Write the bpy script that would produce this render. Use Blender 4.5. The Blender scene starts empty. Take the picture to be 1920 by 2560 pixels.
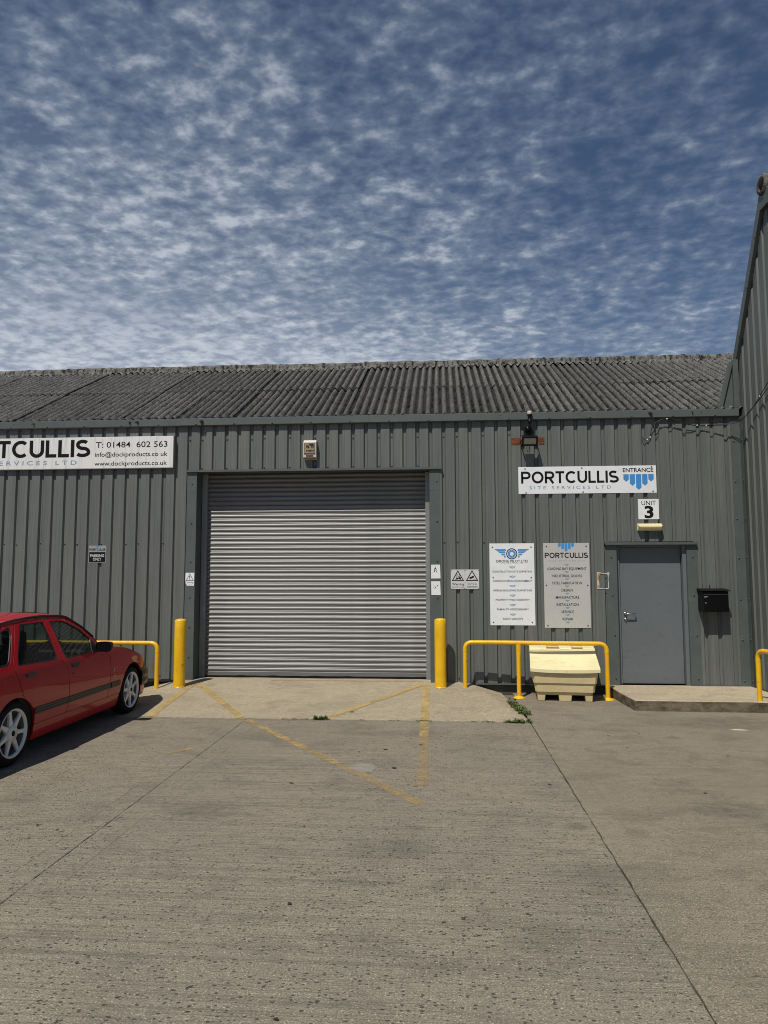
import bpy, bmesh, math, random
from math import sin, cos, pi, radians
from mathutils import Vector, Matrix, Euler
from mathutils.geometry import delaunay_2d_cdt
from mathutils import noise as mnoise

random.seed(7)
scene = bpy.context.scene
COL = scene.collection

# ---------------------------------------------------------------- camera
PITCH, YAW, ROLL = 0.0878814, 0.0766245, 0.00140880
cam_d = bpy.data.cameras.new("camera")
cam_d.sensor_fit = 'VERTICAL'
cam_d.sensor_height = 36.0
cam_d.lens = 25.13
cam_d.clip_start = 0.05
cam_d.clip_end = 3000.0
cam = bpy.data.objects.new("camera", cam_d)
COL.objects.link(cam)
Rw = Matrix.Rotation(YAW, 3, 'Z') @ Matrix.Rotation(PITCH, 3, 'X') @ Matrix.Rotation(ROLL, 3, 'Y')
right, fwd, up = Rw.col[0], Rw.col[1], Rw.col[2]
M = Matrix((right, up, -fwd)).transposed().to_4x4()
M.translation = Vector((0.0, -10.8, 1.74))
cam.matrix_world = M
scene.camera = cam

# ---------------------------------------------------------------- sun, sky, exposure
SUN_EL, SUN_AZ = radians(57.0), radians(203.9)      # azimuth clockwise from +Y
sun_dir = Vector((sin(SUN_AZ) * cos(SUN_EL), cos(SUN_AZ) * cos(SUN_EL), sin(SUN_EL)))
sun_d = bpy.data.lights.new("sun", 'SUN')
sun_d.energy = 5.0
sun_d.angle = radians(0.5)
sun_d.color = (1.0, 0.94, 0.84)
sun = bpy.data.objects.new("sun", sun_d)
COL.objects.link(sun)
sun.rotation_euler = (-sun_dir).to_track_quat('-Z', 'Y').to_euler()
sun.location = sun_dir * 60

vs = scene.view_settings
vs.view_transform = 'Standard'
vs.look = 'None'
vs.exposure = -0.38
vs.gamma = 1.0
vs.use_curve_mapping = False
scene.cycles.filter_width = 1.0

world = bpy.data.worlds.new("World")
scene.world = world
world.use_nodes = True
wn, wl = world.node_tree.nodes, world.node_tree.links
wn.clear()


def wnode(t, **kw):
    n = wn.new(t)
    for k, v in kw.items():
        setattr(n, k, v)
    return n


def wmath(op, a, b=None, c=None, clamp=False):
    n = wnode('ShaderNodeMath', operation=op, use_clamp=clamp)
    for i, v in enumerate((a, b, c)):
        if v is None:
            continue
        if hasattr(v, 'links'):
            wl.new(v, n.inputs[i])
        else:
            n.inputs[i].default_value = v
    return n.outputs[0]


def wrange(x, a, b, c=0.0, d=1.0, smooth=True):
    n = wnode('ShaderNodeMapRange')
    n.interpolation_type = 'SMOOTHSTEP' if smooth else 'LINEAR'
    wl.new(x, n.inputs[0])
    for i, v in enumerate((a, b, c, d)):
        n.inputs[1 + i].default_value = v
    return n.outputs[0]


def build_world():
    sky = wnode('ShaderNodeTexSky')
    sky.sky_type = 'NISHITA'
    sky.sun_disc = False
    sky.sun_elevation = SUN_EL
    sky.sun_rotation = SUN_AZ
    sky.altitude = 0.0
    sky.air_density = 1.0
    sky.dust_density = 0.6
    sky.ozone_density = 2.0
    tint = wnode('ShaderNodeMix', data_type='RGBA', blend_type='MULTIPLY')
    tint.inputs[0].default_value = 1.0
    wl.new(sky.outputs[0], tint.inputs[6])
    tint.inputs[7].default_value = (0.78, 0.84, 0.92, 1)
    tc = wnode('ShaderNodeTexCoord')
    sep = wnode('ShaderNodeSeparateXYZ')
    wl.new(tc.outputs['Generated'], sep.inputs[0])
    X, Y, Z = sep.outputs
    zz = wmath('ADD', wmath('MAXIMUM', Z, 0.0), 0.10)
    U = wmath('DIVIDE', X, zz)
    V = wmath('DIVIDE', Y, zz)
    comb = wnode('ShaderNodeCombineXYZ')
    wl.new(U, comb.inputs[0])
    wl.new(V, comb.inputs[1])

    def noise(scale, detail, rough, off, rot=0.0, sc=(1, 1, 1), dist=0.0):
        mp = wnode('ShaderNodeMapping')
        mp.inputs['Location'].default_value = off
        mp.inputs['Rotation'].default_value = (0, 0, rot)
        mp.inputs['Scale'].default_value = sc
        wl.new(comb.outputs[0], mp.inputs[0])
        n = wnode('ShaderNodeTexNoise')
        n.inputs['Scale'].default_value = scale
        n.inputs['Detail'].default_value = detail
        n.inputs['Roughness'].default_value = rough
        n.inputs['Distortion'].default_value = dist
        wl.new(mp.outputs[0], n.inputs['Vector'])
        return n.outputs[0]
    cells = noise(21.0, 4.0, 0.55, (3.1, 7.4, 0), 0.15, (1.0, 1.1, 1), 0.12)
    cells2 = noise(8.0, 3.0, 0.5, (6.1, 1.4, 0), -0.1, (1.0, 1.1, 1), 0.2)
    mid = noise(2.2, 3.0, 0.5, (1.7, 0.3, 0), -0.3)
    big = noise(0.75, 2.0, 0.5, (5.2, 2.9, 0))
    # cover thins out towards the upper right and thickens low in the left
    cov = wmath('ADD', wmath('MULTIPLY', U, -0.12), wmath('MULTIPLY', V, 0.175))
    cov = wmath('SUBTRACT', wmath('MINIMUM', wmath('MAXIMUM', cov, -0.20), 0.52), 0.06)
    s = wmath('ADD', wmath('ADD', wmath('MULTIPLY', cells, 1.30), wmath('SUBTRACT', wmath('MULTIPLY', cells2, 0.85), 0.50)), wmath('MULTIPLY', mid, 0.65))
    s = wmath('ADD', s, wmath('MULTIPLY', big, 0.5))
    s = wmath('ADD', s, cov)
    mask = wrange(s, 0.90, 1.92)
    thick0 = wrange(s, 1.30, 1.95)
    veil = wrange(wmath('ADD', wmath('ADD', wmath('MULTIPLY', U, -0.16), wmath('MULTIPLY', V, 0.22)), wmath('MULTIPLY', big, 0.25)), 0.36, 0.86)
    veil = wmath('MULTIPLY', veil, wrange(wmath('ADD', wmath('MULTIPLY', cells, 0.6), wmath('MULTIPLY', cells2, 0.4)), 0.36, 0.60, 0.60, 1.0))
    soft = wmath('ADD', wmath('MULTIPLY', cov, 0.75), 0.54, clamp=True)
    mask = wmath('MAXIMUM', wmath('MULTIPLY', mask, soft), wmath('MULTIPLY', veil, 0.94))
    thick = wmath('MAXIMUM', thick0, wmath('MULTIPLY', veil, 0.95))
    ccol = wnode('ShaderNodeMix', data_type='RGBA')
    wl.new(thick, ccol.inputs[0])
    ccol.inputs[6].default_value = (4.0, 4.9, 6.4, 1)
    ccol.inputs[7].default_value = (9.8, 10.5, 11.6, 1)
    mix = wnode('ShaderNodeMix', data_type='RGBA')
    wl.new(mask, mix.inputs[0])
    wl.new(tint.outputs[2], mix.inputs[6])
    wl.new(ccol.outputs[2], mix.inputs[7])
    bg = wnode('ShaderNodeBackground')
    bg.inputs['Strength'].default_value = 0.08
    wl.new(mix.outputs[2], bg.inputs[0])
    out = wnode('ShaderNodeOutputWorld')
    wl.new(bg.outputs[0], out.inputs[0])


build_world()

# ---------------------------------------------------------------- materials
MATS = {}


class NT:
    """small helper round a material node tree"""

    def __init__(self, name):
        m = bpy.data.materials.new(name)
        m.use_nodes = True
        self.m = m
        self.n = m.node_tree.nodes
        self.l = m.node_tree.links
        self.n.clear()
        self.out = self.n.new('ShaderNodeOutputMaterial')
        self.bsdf = self.n.new('ShaderNodeBsdfPrincipled')
        self.l.new(self.bsdf.outputs[0], self.out.inputs[0])
        self.tc = self.n.new('ShaderNodeTexCoord')

    def put(self, sock, v):
        if hasattr(v, 'links'):
            self.l.new(v, sock)
        else:
            if isinstance(v, tuple) and len(v) == 3 and sock.type == 'RGBA':
                v = (*v, 1)
            sock.default_value = v

    def mapping(self, scale=(1, 1, 1), loc=(0, 0, 0), rot=(0, 0, 0), coord='Object'):
        mp = self.n.new('ShaderNodeMapping')
        mp.inputs['Scale'].default_value = scale
        mp.inputs['Location'].default_value = loc
        mp.inputs['Rotation'].default_value = rot
        self.l.new(self.tc.outputs[coord], mp.inputs[0])
        return mp.outputs[0]

    def noise(self, scale, detail=3, rough=0.55, sc=(1, 1, 1), loc=(0, 0, 0), dist=0.0, vec=None):
        n = self.n.new('ShaderNodeTexNoise')
        n.inputs['Scale'].default_value = scale
        n.inputs['Detail'].default_value = detail
        n.inputs['Roughness'].default_value = rough
        n.inputs['Distortion'].default_value = dist
        self.l.new(vec if vec is not None else self.mapping(sc, loc), n.inputs['Vector'])
        return n.outputs[0]

    def voronoi(self, scale, sc=(1, 1, 1), loc=(0, 0, 0), rnd=1.0, out='Distance'):
        n = self.n.new('ShaderNodeTexVoronoi')
        n.inputs['Scale'].default_value = scale
        n.inputs['Randomness'].default_value = rnd
        self.l.new(self.mapping(sc, loc), n.inputs['Vector'])
        return n.outputs[out]

    def math(self, op, a, b=None, clamp=False):
        n = self.n.new('ShaderNodeMath')
        n.operation = op
        n.use_clamp = clamp
        self.put(n.inputs[0], a)
        if b is not None:
            self.put(n.inputs[1], b)
        return n.outputs[0]

    def ramp(self, x, a, b, c=0.0, d=1.0):
        n = self.n.new('ShaderNodeMapRange')
        n.interpolation_type = 'SMOOTHSTEP'
        self.put(n.inputs[0], x)
        for i, v in enumerate((a, b, c, d)):
            n.inputs[1 + i].default_value = v
        return n.outputs[0]

    def mix(self, f, a, b, mode='MIX'):
        n = self.n.new('ShaderNodeMix')
        n.data_type = 'RGBA'
        n.blend_type = mode
        self.put(n.inputs[0], f)
        self.put(n.inputs[6], a)
        self.put(n.inputs[7], b)
        return n.outputs[2]

    def bump(self, height, strength=0.3, dist=0.01):
        n = self.n.new('ShaderNodeBump')
        n.inputs['Strength'].default_value = strength
        n.inputs['Distance'].default_value = dist
        self.put(n.inputs['Height'], height)
        self.l.new(n.outputs[0], self.bsdf.inputs['Normal'])

    def set(self, **kw):
        for k, v in kw.items():
            self.put(self.bsdf.inputs[k], v)
        return self.m


def simple(name, col, rough=0.5, metal=0.0, var=0.15, nscale=6.0, bump=0.0, bscale=60.0, coat=0.0, stretch=(1, 1, 1),
           dirt=None, dirt_amt=0.0, spec=0.5):
    t = NT(name)
    f = t.noise(nscale, 4, 0.6, stretch)
    c = t.mix(t.math('MULTIPLY', t.ramp(f, 0.3, 0.75), var), col, tuple(v * 0.45 for v in col))
    if dirt:
        g = t.noise(nscale * 2.3, 6, 0.65, stretch, (3, 1, 2))
        c = t.mix(t.math('MULTIPLY', t.ramp(g, 0.5, 0.72), dirt_amt), c, dirt)
    r = t.math('ADD', t.math('MULTIPLY', t.noise(nscale * 3, 3), 0.16), rough - 0.08)
    t.set(**{'Base Color': c, 'Roughness': r, 'Metallic': metal, 'Coat Weight': coat, 'Coat Roughness': 0.03,
             'Specular IOR Level': spec})
    if bump:
        t.bump(t.noise(bscale, 3), bump, 0.004)
    MATS[name] = t.m
    return t.m


def make_materials():
    # coated cladding sheets
    t = NT('cladding')
    col = t.mix(t.ramp(t.noise(1.1, 3, 0.5, (9, 9, 0.35)), 0.35, 0.7), (0.114, 0.126, 0.121), (0.146, 0.154, 0.144))
    col = t.mix(t.math('MULTIPLY', t.ramp(t.noise(3.0, 5, 0.6, (14, 14, 0.5), (4, 2, 7)), 0.50, 0.74), 0.50), col, (0.072, 0.076, 0.066))
    col = t.mix(t.math('MULTIPLY', t.ramp(t.noise(7.0, 5, 0.7), 0.62, 0.8), 0.3), col, (0.19, 0.185, 0.165))
    oi = t.n.new('ShaderNodeObjectInfo')
    col = t.mix(t.math('MULTIPLY', oi.outputs['Random'], 0.16), col, (0.085, 0.095, 0.092))
    t.set(**{'Base Color': col, 'Roughness': t.math('ADD', t.math('MULTIPLY', t.noise(4, 4), 0.2), 0.42)})
    t.bump(t.noise(2.5, 3, 0.5, (1, 1, 0.4)), 0.22, 0.03)
    MATS['cladding'] = t.m
    simple('flashing', (0.088, 0.105, 0.102), 0.5, 0, 0.25, 2.5, 0.1, 3.0, dirt=(0.15, 0.15, 0.13), dirt_amt=0.25)
    simple('frame_dark', (0.06, 0.068, 0.078), 0.5, 0, 0.3, 5)
    simple('fixing', (0.085, 0.092, 0.09), 0.45, 0.2, 0.2, 20)
    simple('liner_dark', (0.02, 0.02, 0.02), 0.9)
    # door leaf, scuffed low down and around the handle
    t = NT('door_paint')
    c = t.mix(t.math('MULTIPLY', t.ramp(t.noise(1.6, 4), 0.35, 0.7), 0.25), (0.134, 0.149, 0.161), (0.100, 0.113, 0.122))
    sc = t.ramp(t.noise(5, 7, 0.72, (1, 1, 2.2), (2, 0, 5), 1.8), 0.56, 0.66)
    c = t.mix(t.math('MULTIPLY', sc, 0.35), c, (0.055, 0.065, 0.075))
    c = t.mix(t.math('MULTIPLY', t.ramp(t.noise(40, 3, 0.7, (1, 1, 0.4)), 0.68, 0.75), 0.4), c, (0.22, 0.24, 0.25))
    t.set(**{'Base Color': c, 'Roughness': 0.46})
    t.bump(t.noise(120, 2), 0.05, 0.002)
    MATS['door_paint'] = t.m
    # galvanised shutter lath
    t = NT('galvanised')
    c = t.mix(t.ramp(t.noise(3.0, 5, 0.6, (0.6, 1, 6)), 0.3, 0.75), (0.225, 0.228, 0.228), (0.170, 0.172, 0.172))
    c = t.mix(t.math('MULTIPLY', t.ramp(t.noise(9, 6, 0.7, (0.5, 1, 3), (1, 5, 3)), 0.6, 0.72), 0.5), c, (0.20, 0.17, 0.14))
    t.set(**{'Base Color': c, 'Metallic': 0.62,
             'Roughness': t.math('ADD', t.math('MULTIPLY', t.noise(14, 4, 0.6, (0.3, 1, 4)), 0.16), 0.46)})
    MATS['galvanised'] = t.m
    simple('galv_rail', (0.30, 0.31, 0.31), 0.5, 0.4, 0.3, 6)
    simple('rubber_black', (0.010, 0.010, 0.011), 0.8, 0, 0.3, 12, 0.2, spec=0.15)
    # weathered fibre cement roof
    t = NT('fibre_cement')
    c = t.mix(t.ramp(t.noise(5, 6, 0.65), 0.35, 0.7), (0.175, 0.174, 0.168), (0.080, 0.079, 0.076))
    c = t.mix(t.math('MULTIPLY', t.ramp(t.noise(38, 5, 0.7), 0.48, 0.64), 0.85), c, (0.29, 0.285, 0.27))
    c = t.mix(t.math('MULTIPLY', t.ramp(t.noise(22, 5, 0.7, (1, 1, 1), (5, 5, 1)), 0.57, 0.66), 0.85), c, (0.018, 0.018, 0.017))
    oi = t.n.new('ShaderNodeObjectInfo')
    c = t.mix(t.math('MULTIPLY', oi.outputs['Random'], 0.42), c, (0.055, 0.054, 0.052))
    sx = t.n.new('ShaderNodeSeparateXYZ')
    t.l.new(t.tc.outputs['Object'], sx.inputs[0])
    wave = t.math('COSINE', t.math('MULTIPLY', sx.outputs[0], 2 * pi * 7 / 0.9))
    grime_shade = t.math('ADD', t.math('MULTIPLY', wave, -0.5), t.math('MULTIPLY', t.noise(16, 5, 0.7, (1, 0.6, 1), (8, 1, 1)), 1.1))  # dirt in the valleys, with the shade of the corrugations painted in
    c = t.mix(t.math('MULTIPLY', t.ramp(grime_shade, 0.48, 0.80), 0.94), c, (0.026, 0.026, 0.024))
    t.set(**{'Base Color': c, 'Roughness': 0.95, 'Specular IOR Level': 0.2})
    t.bump(t.noise(34, 6, 0.75), 1.0, 0.03)
    MATS['fibre_cement'] = t.m
    t = NT('ridge_cement')
    c = t.mix(t.ramp(t.noise(9, 6, 0.7), 0.35, 0.65), (0.215, 0.208, 0.19), (0.095, 0.092, 0.082))
    c = t.mix(t.ramp(t.noise(6, 6, 0.75, (2.2, 1, 1), (2, 8, 1)), 0.49, 0.58), c, (0.022, 0.021, 0.02))
    t.set(**{'Base Color': c, 'Roughness': 0.95, 'Specular IOR Level': 0.2})
    t.bump(t.noise(50, 5, 0.7), 0.8, 0.012)
    MATS['ridge_cement'] = t.m
    simple('moss_dark', (0.022, 0.022, 0.018), 0.95, 0, 0.5, 30, 0.8, 60, spec=0.1)
    # plinth under the cladding
    simple('plinth_concrete', (0.07, 0.065, 0.058), 0.9, 0, 0.6, 7, 0.5, 40)
    # yellow steel paint
    t = NT('yellow_paint')
    c = t.mix(t.ramp(t.noise(5, 4, 0.6), 0.35, 0.7), (0.84, 0.49, 0.006), (0.76, 0.43, 0.006))
    c = t.mix(t.math('MULTIPLY', t.ramp(t.noise(26, 6, 0.7), 0.58, 0.66), 0.55), c, (0.40, 0.22, 0.03))
    c = t.mix(t.math('MULTIPLY', t.ramp(t.noise(9, 7, 0.75, (1, 1, 0.7), (4, 4, 4)), 0.63, 0.67), 0.8), c, (0.16, 0.085, 0.035))
    t.set(**{'Base Color': c, 'Roughness': 0.38, 'Coat Weight': 0.25, 'Coat Roughness': 0.2})
    t.bump(t.noise(55, 3, 0.6), 0.35, 0.006)
    MATS['yellow_paint'] = t.m
    # sign faces
    simple('sign_white', (0.80, 0.82, 0.84), 0.4, 0, 0.10, 3, dirt=(0.42, 0.42, 0.40), dirt_amt=0.18)
    simple('sign_grey', (0.50, 0.495, 0.475), 0.45, 0, 0.10, 3, dirt=(0.36, 0.36, 0.34), dirt_amt=0.2)
    simple('sign_soft', (0.60, 0.61, 0.61), 0.45, 0, 0.10, 3, dirt=(0.36, 0.36, 0.35), dirt_amt=0.3)
    t = NT('sign_streaked')
    c = t.mix(t.math('MULTIPLY', t.ramp(t.noise(4, 6, 0.7, (7, 7, 0.6)), 0.45, 0.75), 0.55), (0.76, 0.76, 0.75), (0.38, 0.37, 0.35))
    c = t.mix(t.math('MULTIPLY', t.ramp(t.noise(9, 4, 0.6, (9, 9, 0.25), (3, 3, 3)), 0.6, 0.72), 0.35), c, (0.24, 0.23, 0.21))
    t.set(**{'Base Color': c, 'Roughness': 0.45})
    MATS['sign_streaked'] = t.m
    simple('sign_edge', (0.30, 0.31, 0.31), 0.5)
    simple('ink_black', (0.010, 0.010, 0.012), 0.6, 0, 0.05, spec=0.12)
    simple('ink_grey', (0.30, 0.33, 0.36), 0.5, 0, 0.05)
    simple('ink_blue', (0.055, 0.27, 0.62), 0.45, 0, 0.08)
    simple('ink_steel', (0.16, 0.30, 0.44), 0.5, 0, 0.08)
    simple('ink_white', (0.62, 0.64, 0.66), 0.5, 0, 0.1)
    simple('torn_cream', (0.62, 0.52, 0.36), 0.7, 0, 0.4, 30)
    simple('torn_orange', (0.42, 0.14, 0.03), 0.7, 0, 0.4, 30)
    simple('alarm_beige', (0.36, 0.28, 0.18), 0.5, 0, 0.6, 22, dirt=(0.12, 0.08, 0.05), dirt_amt=0.6)
    simple('alarm_white', (0.70, 0.68, 0.62), 0.45, 0, 0.2, 12)
    simple('alarm_brown', (0.10, 0.055, 0.035), 0.5)
    simple('black_plastic', (0.007, 0.007, 0.008), 0.5, 0, 0.2, 10, spec=0.2)
    simple('black_gloss', (0.005, 0.005, 0.006), 0.25, 0, 0.2, 8, spec=0.3)
    simple('cap_cream', (0.55, 0.52, 0.44), 0.6, 0, 0.3, 20)
    t = NT('rusty_steel')
    c = t.mix(t.ramp(t.noise(18, 6, 0.7), 0.35, 0.65), (0.20, 0.055, 0.016), (0.075, 0.02, 0.010))
    c = t.mix(t.ramp(t.noise(9, 5, 0.6, (1, 1, 1), (1.35, 0, 0)), 0.60, 0.66), c, (0.55, 0.47, 0.30))
    t.set(**{'Base Color': c, 'Roughness': 0.85})
    t.bump(t.noise(80, 4), 0.5, 0.003)
    MATS['rusty_steel'] = t.m
    simple('lens_grey', (0.42, 0.40, 0.37), 0.35, 0, 0.3, 20)
    simple('lens_cream', (0.74, 0.66, 0.38), 0.35, 0, 0.15, 10, dirt=(0.30, 0.26, 0.14), dirt_amt=0.35)
    simple('steel_bright', (0.40, 0.40, 0.39), 0.30, 1.0, 0.15, 20)
    # grit bin plastic
    t = NT('bin_plastic')
    c = t.mix(t.ramp(t.noise(4, 5, 0.65), 0.4, 0.7), (0.68, 0.55, 0.30), (0.60, 0.48, 0.26))
    c = t.mix(t.math('MULTIPLY', t.ramp(t.noise(30, 5, 0.7), 0.6, 0.74), 0.4), c, (0.30, 0.24, 0.13))
    t.set(**{'Base Color': c, 'Roughness': 0.5})
    t.bump(t.noise(40, 3), 0.15, 0.004)
    MATS['bin_plastic'] = t.m
    t = NT('bin_lid')
    c = t.mix(t.ramp(t.noise(3, 5, 0.65), 0.4, 0.7), (0.78, 0.71, 0.42), (0.71, 0.64, 0.37))
    c = t.mix(t.math('MULTIPLY', t.ramp(t.noise(9, 6, 0.75, (1, 2, 1)), 0.52, 0.74), 0.55), c, (0.33, 0.31, 0.21))
    t.set(**{'Base Color': c, 'Roughness': 0.5})
    t.bump(t.noise(40, 3), 0.15, 0.004)
    MATS['bin_lid'] = t.m
    # car
    t = NT('car_red')
    t.set(**{'Base Color': t.mix(t.ramp(t.noise(2.0, 3), 0.3, 0.7), (0.42, 0.006, 0.015), (0.38, 0.005, 0.013)), 'Roughness': 0.45, 'Specular IOR Level': 0.2,
             'Coat Weight': 0.55, 'Coat Roughness': 0.015, 'Coat IOR': 1.5})
    t.bump(t.noise(1.6, 2), 0.02, 0.02)
    MATS['car_red'] = t.m
    simple('car_trim', (0.016, 0.016, 0.017), 0.42, 0, 0.2, 12)
    simple('car_bumper', (0.022, 0.021, 0.020), 0.35, 0, 0.2, 12)
    simple('car_strip_line', (0.06, 0.052, 0.045), 0.4)
    simple('tyre_rubber', (0.012, 0.012, 0.012), 0.8, 0, 0.3, 14, 0.2, spec=0.2)
    simple('alloy_white', (0.74, 0.73, 0.70), 0.4, 0.05, 0.12, 12, coat=0.3)
    simple('alloy_inner', (0.16, 0.165, 0.18), 0.45, 0.3, 0.2, 12)
    simple('seat_cloth', (0.03, 0.032, 0.036), 0.9, 0, 0.4, 40, 0.2)
    simple('dash_grey', (0.05, 0.05, 0.052), 0.7)
    t = NT('amber_lamp')
    t.set(**{'Base Color': (0.75, 0.22, 0.015), 'Roughness': 0.15, 'Coat Weight': 1.0})
    MATS['amber_lamp'] = t.m
    t = NT('head_lamp')
    t.set(**{'Base Color': (0.45, 0.46, 0.47), 'Roughness': 0.12, 'Coat Weight': 1.0, 'Metallic': 0.4})
    MATS['head_lamp'] = t.m
    t = NT('tail_lamp')
    t.set(**{'Base Color': (0.35, 0.01, 0.01), 'Roughness': 0.15, 'Coat Weight': 1.0})
    MATS['tail_lamp'] = t.m
    t = NT('car_glass')
    t.n.remove(t.bsdf)
    tr = t.n.new('ShaderNodeBsdfTransparent')
    tr.inputs[0].default_value = (0.40, 0.47, 0.44, 1)
    gl = t.n.new('ShaderNodeBsdfGlossy')
    gl.inputs['Roughness'].default_value = 0.01
    fr = t.n.new('ShaderNodeFresnel')
    fr.inputs[0].default_value = 1.75
    mx = t.n.new('ShaderNodeMixShader')
    t.l.new(fr.outputs[0], mx.inputs[0])
    t.l.new(tr.outputs[0], mx.inputs[1])
    t.l.new(gl.outputs[0], mx.inputs[2])
    t.l.new(mx.outputs[0], t.out.inputs[0])
    MATS['car_glass'] = t.m
    simple('leaf_green', (0.10, 0.17, 0.035), 0.6, 0, 0.5, 30)
    simple('leaf_olive', (0.17, 0.19, 0.05), 0.6, 0, 0.5, 30)
    simple('flower_white', (0.75, 0.75, 0.68), 0.6)
    simple('dead_leaf', (0.045, 0.032, 0.022), 0.85)
    simple('pale_wood', (0.52, 0.42, 0.28), 0.75)
    simple('cable_black', (0.012, 0.012, 0.013), 0.5)
    simple('clip_white', (0.7, 0.7, 0.68), 0.5)

    # ---- brushed yard concrete
    def concrete(name, base_a, base_b, stain, fine=1.0, pits=1.0, brush=1.0, marks=False):
        t = NT(name)
        c = t.mix(t.ramp(t.noise(0.55, 4, 0.55), 0.32, 0.70), base_a, base_b)
        c = t.mix(t.math('MULTIPLY', t.ramp(t.noise(1.9, 6, 0.62, (1, 1.6, 1), (3, 2, 0), 0.6), 0.46, 0.70), 0.70), c, stain)
        # fine aggregate grain, two sizes
        g1 = t.noise(150, 3, 0.65, (0.75, 1.0, 1))
        g2 = t.noise(46, 4, 0.65, (0.7, 1.2, 1), (7, 1, 0))
        c = t.mix(t.math('MULTIPLY', t.ramp(g1, 0.42, 0.60), 0.80 * fine), c, tuple(v * 0.52 for v in base_b))
        c = t.mix(t.math('MULTIPLY', t.ramp(g2, 0.52, 0.66), 0.62 * fine), c, tuple(v * 0.45 for v in base_b))
        c = t.mix(t.math('MULTIPLY', t.ramp(t.noise(95, 2, 0.6, (1, 1, 1), (9, 4, 0)), 0.57, 0.68), 0.70 * fine), c, tuple(min(1, v * 1.75) for v in base_a))
        mo = t.noise(15, 6, 0.72, (0.55, 1.0, 1), (6, 2, 0))
        c = t.mix(t.math('MULTIPLY', t.ramp(mo, 0.46, 0.68), 0.42), c, tuple(v * 0.58 for v in base_b))
        mo2 = t.noise(27, 4, 0.7, (0.5, 1.0, 1), (1, 9, 0))
        c = t.mix(t.math('MULTIPLY', t.ramp(mo2, 0.56, 0.70), 0.30), c, tuple(min(1, v * 1.35) for v in base_a))
        # tamped / brushed lines that run along the wall
        b1 = t.noise(1.0, 5, 0.7, (0.35, 52, 1), (0, 3.3, 0))
        b2 = t.noise(1.0, 3, 0.6, (0.12, 13, 1), (5, 1.3, 0))
        line = t.ramp(b1, 0.52, 0.62)
        c = t.mix(t.math('MULTIPLY', line, 0.40 * brush), c, tuple(v * 0.50 for v in base_b))
        c = t.mix(t.math('MULTIPLY', t.ramp(b2, 0.48, 0.66), 0.20 * brush), c, tuple(v * 0.62 for v in base_b))
        # popped aggregate: small dark pits, gathered in patches
        patch = t.ramp(t.noise(0.8, 3, 0.6, (1, 1, 1), (11, 5, 0)), 0.38, 0.62)
        v = t.n.new('ShaderNodeTexVoronoi')
        v.inputs['Scale'].default_value = 30
        wob = t.noise(60, 2, 0.5, (1, 1, 1), (2, 2, 2))
        mp = t.mapping((0.62, 1.0, 0.0))
        va = t.n.new('ShaderNodeVectorMath')
        va.operation = 'MULTIPLY_ADD'
        cx = t.n.new('ShaderNodeCombineXYZ')
        t.l.new(wob, cx.inputs[0])
        t.l.new(wob, cx.inputs[1])
        t.l.new(cx.outputs[0], va.inputs[0])
        va.inputs[1].default_value = (0.055, 0.045, 0)
        t.l.new(mp, va.inputs[2])
        t.l.new(va.outputs[0], v.inputs['Vector'])
        sepc = t.n.new('ShaderNodeSeparateColor')
        t.l.new(v.outputs['Color'], sepc.inputs[0])
        size = t.math('MULTIPLY', t.math('MAXIMUM', t.math('SUBTRACT', sepc.outputs[0], 0.45), 0.0), 0.55)
        size = t.math('MULTIPLY', size, t.math('ADD', t.math('MULTIPLY', patch, 0.6), 0.40))
        pit = t.math('MULTIPLY', t.ramp(t.math('SUBTRACT', size, v.outputs['Distance']), -0.02, 0.06), pits)
        c = t.mix(t.math('MULTIPLY', pit, 0.95), c, (0.040, 0.036, 0.032))
        v3 = t.n.new('ShaderNodeTexVoronoi')
        v3.inputs['Scale'].default_value = 62
        t.l.new(t.mapping((0.6, 1.0, 0.0), (3, 8, 0)), v3.inputs['Vector'])
        s3 = t.n.new('ShaderNodeSeparateColor')
        t.l.new(v3.outputs['Color'], s3.inputs[0])
        sz3 = t.math('MULTIPLY', t.math('MAXIMUM', t.math('SUBTRACT', s3.outputs[0], 0.30), 0.0), 0.60)
        pit3 = t.math('MULTIPLY', t.ramp(t.math('SUBTRACT', sz3, v3.outputs['Distance']), -0.02, 0.08), pits)
        c = t.mix(t.math('MULTIPLY', pit3, 0.88), c, (0.060, 0.054, 0.047))
        v2 = t.voronoi(40, (0.8, 1, 0), (4, 7, 0), 1.0, 'Color')
        d2 = t.voronoi(40, (0.8, 1, 0), (4, 7, 0), 1.0, 'Distance')
        s2 = t.n.new('ShaderNodeSeparateColor')
        t.l.new(v2, s2.inputs[0])
        chip = t.math('MULTIPLY', t.ramp(s2.outputs[1], 0.93, 0.97), t.ramp(d2, 0.16, 0.08))
        c = t.mix(t.math('MULTIPLY', chip, 0.8 * pits), c, (0.60, 0.56, 0.48))
        if marks:
            # pale scraped patch and a tyre-turn smear next to it
            def ell(cx0, cy0, rx, ry, soft):
                mp2 = t.mapping((1 / rx, 1 / ry, 0), (-cx0 / rx, -cy0 / ry, 0))
                ln = t.n.new('ShaderNodeVectorMath')
                ln.operation = 'LENGTH'
                t.l.new(mp2, ln.inputs[0])
                wv = t.math('ADD', ln.outputs['Value'], t.math('MULTIPLY', t.math('SUBTRACT', t.noise(14, 4), 0.5), 0.9))
                return t.ramp(wv, 1.0, 1.0 - soft), ln.outputs['Value']
            e, _ = ell(-0.71, -4.17, 0.15, 0.17, 0.4)
            c = t.mix(t.math('MULTIPLY', e, t.ramp(t.noise(60, 4), 0.35, 0.6, 0.10, 0.45)), c, (0.36, 0.36, 0.345))
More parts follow.
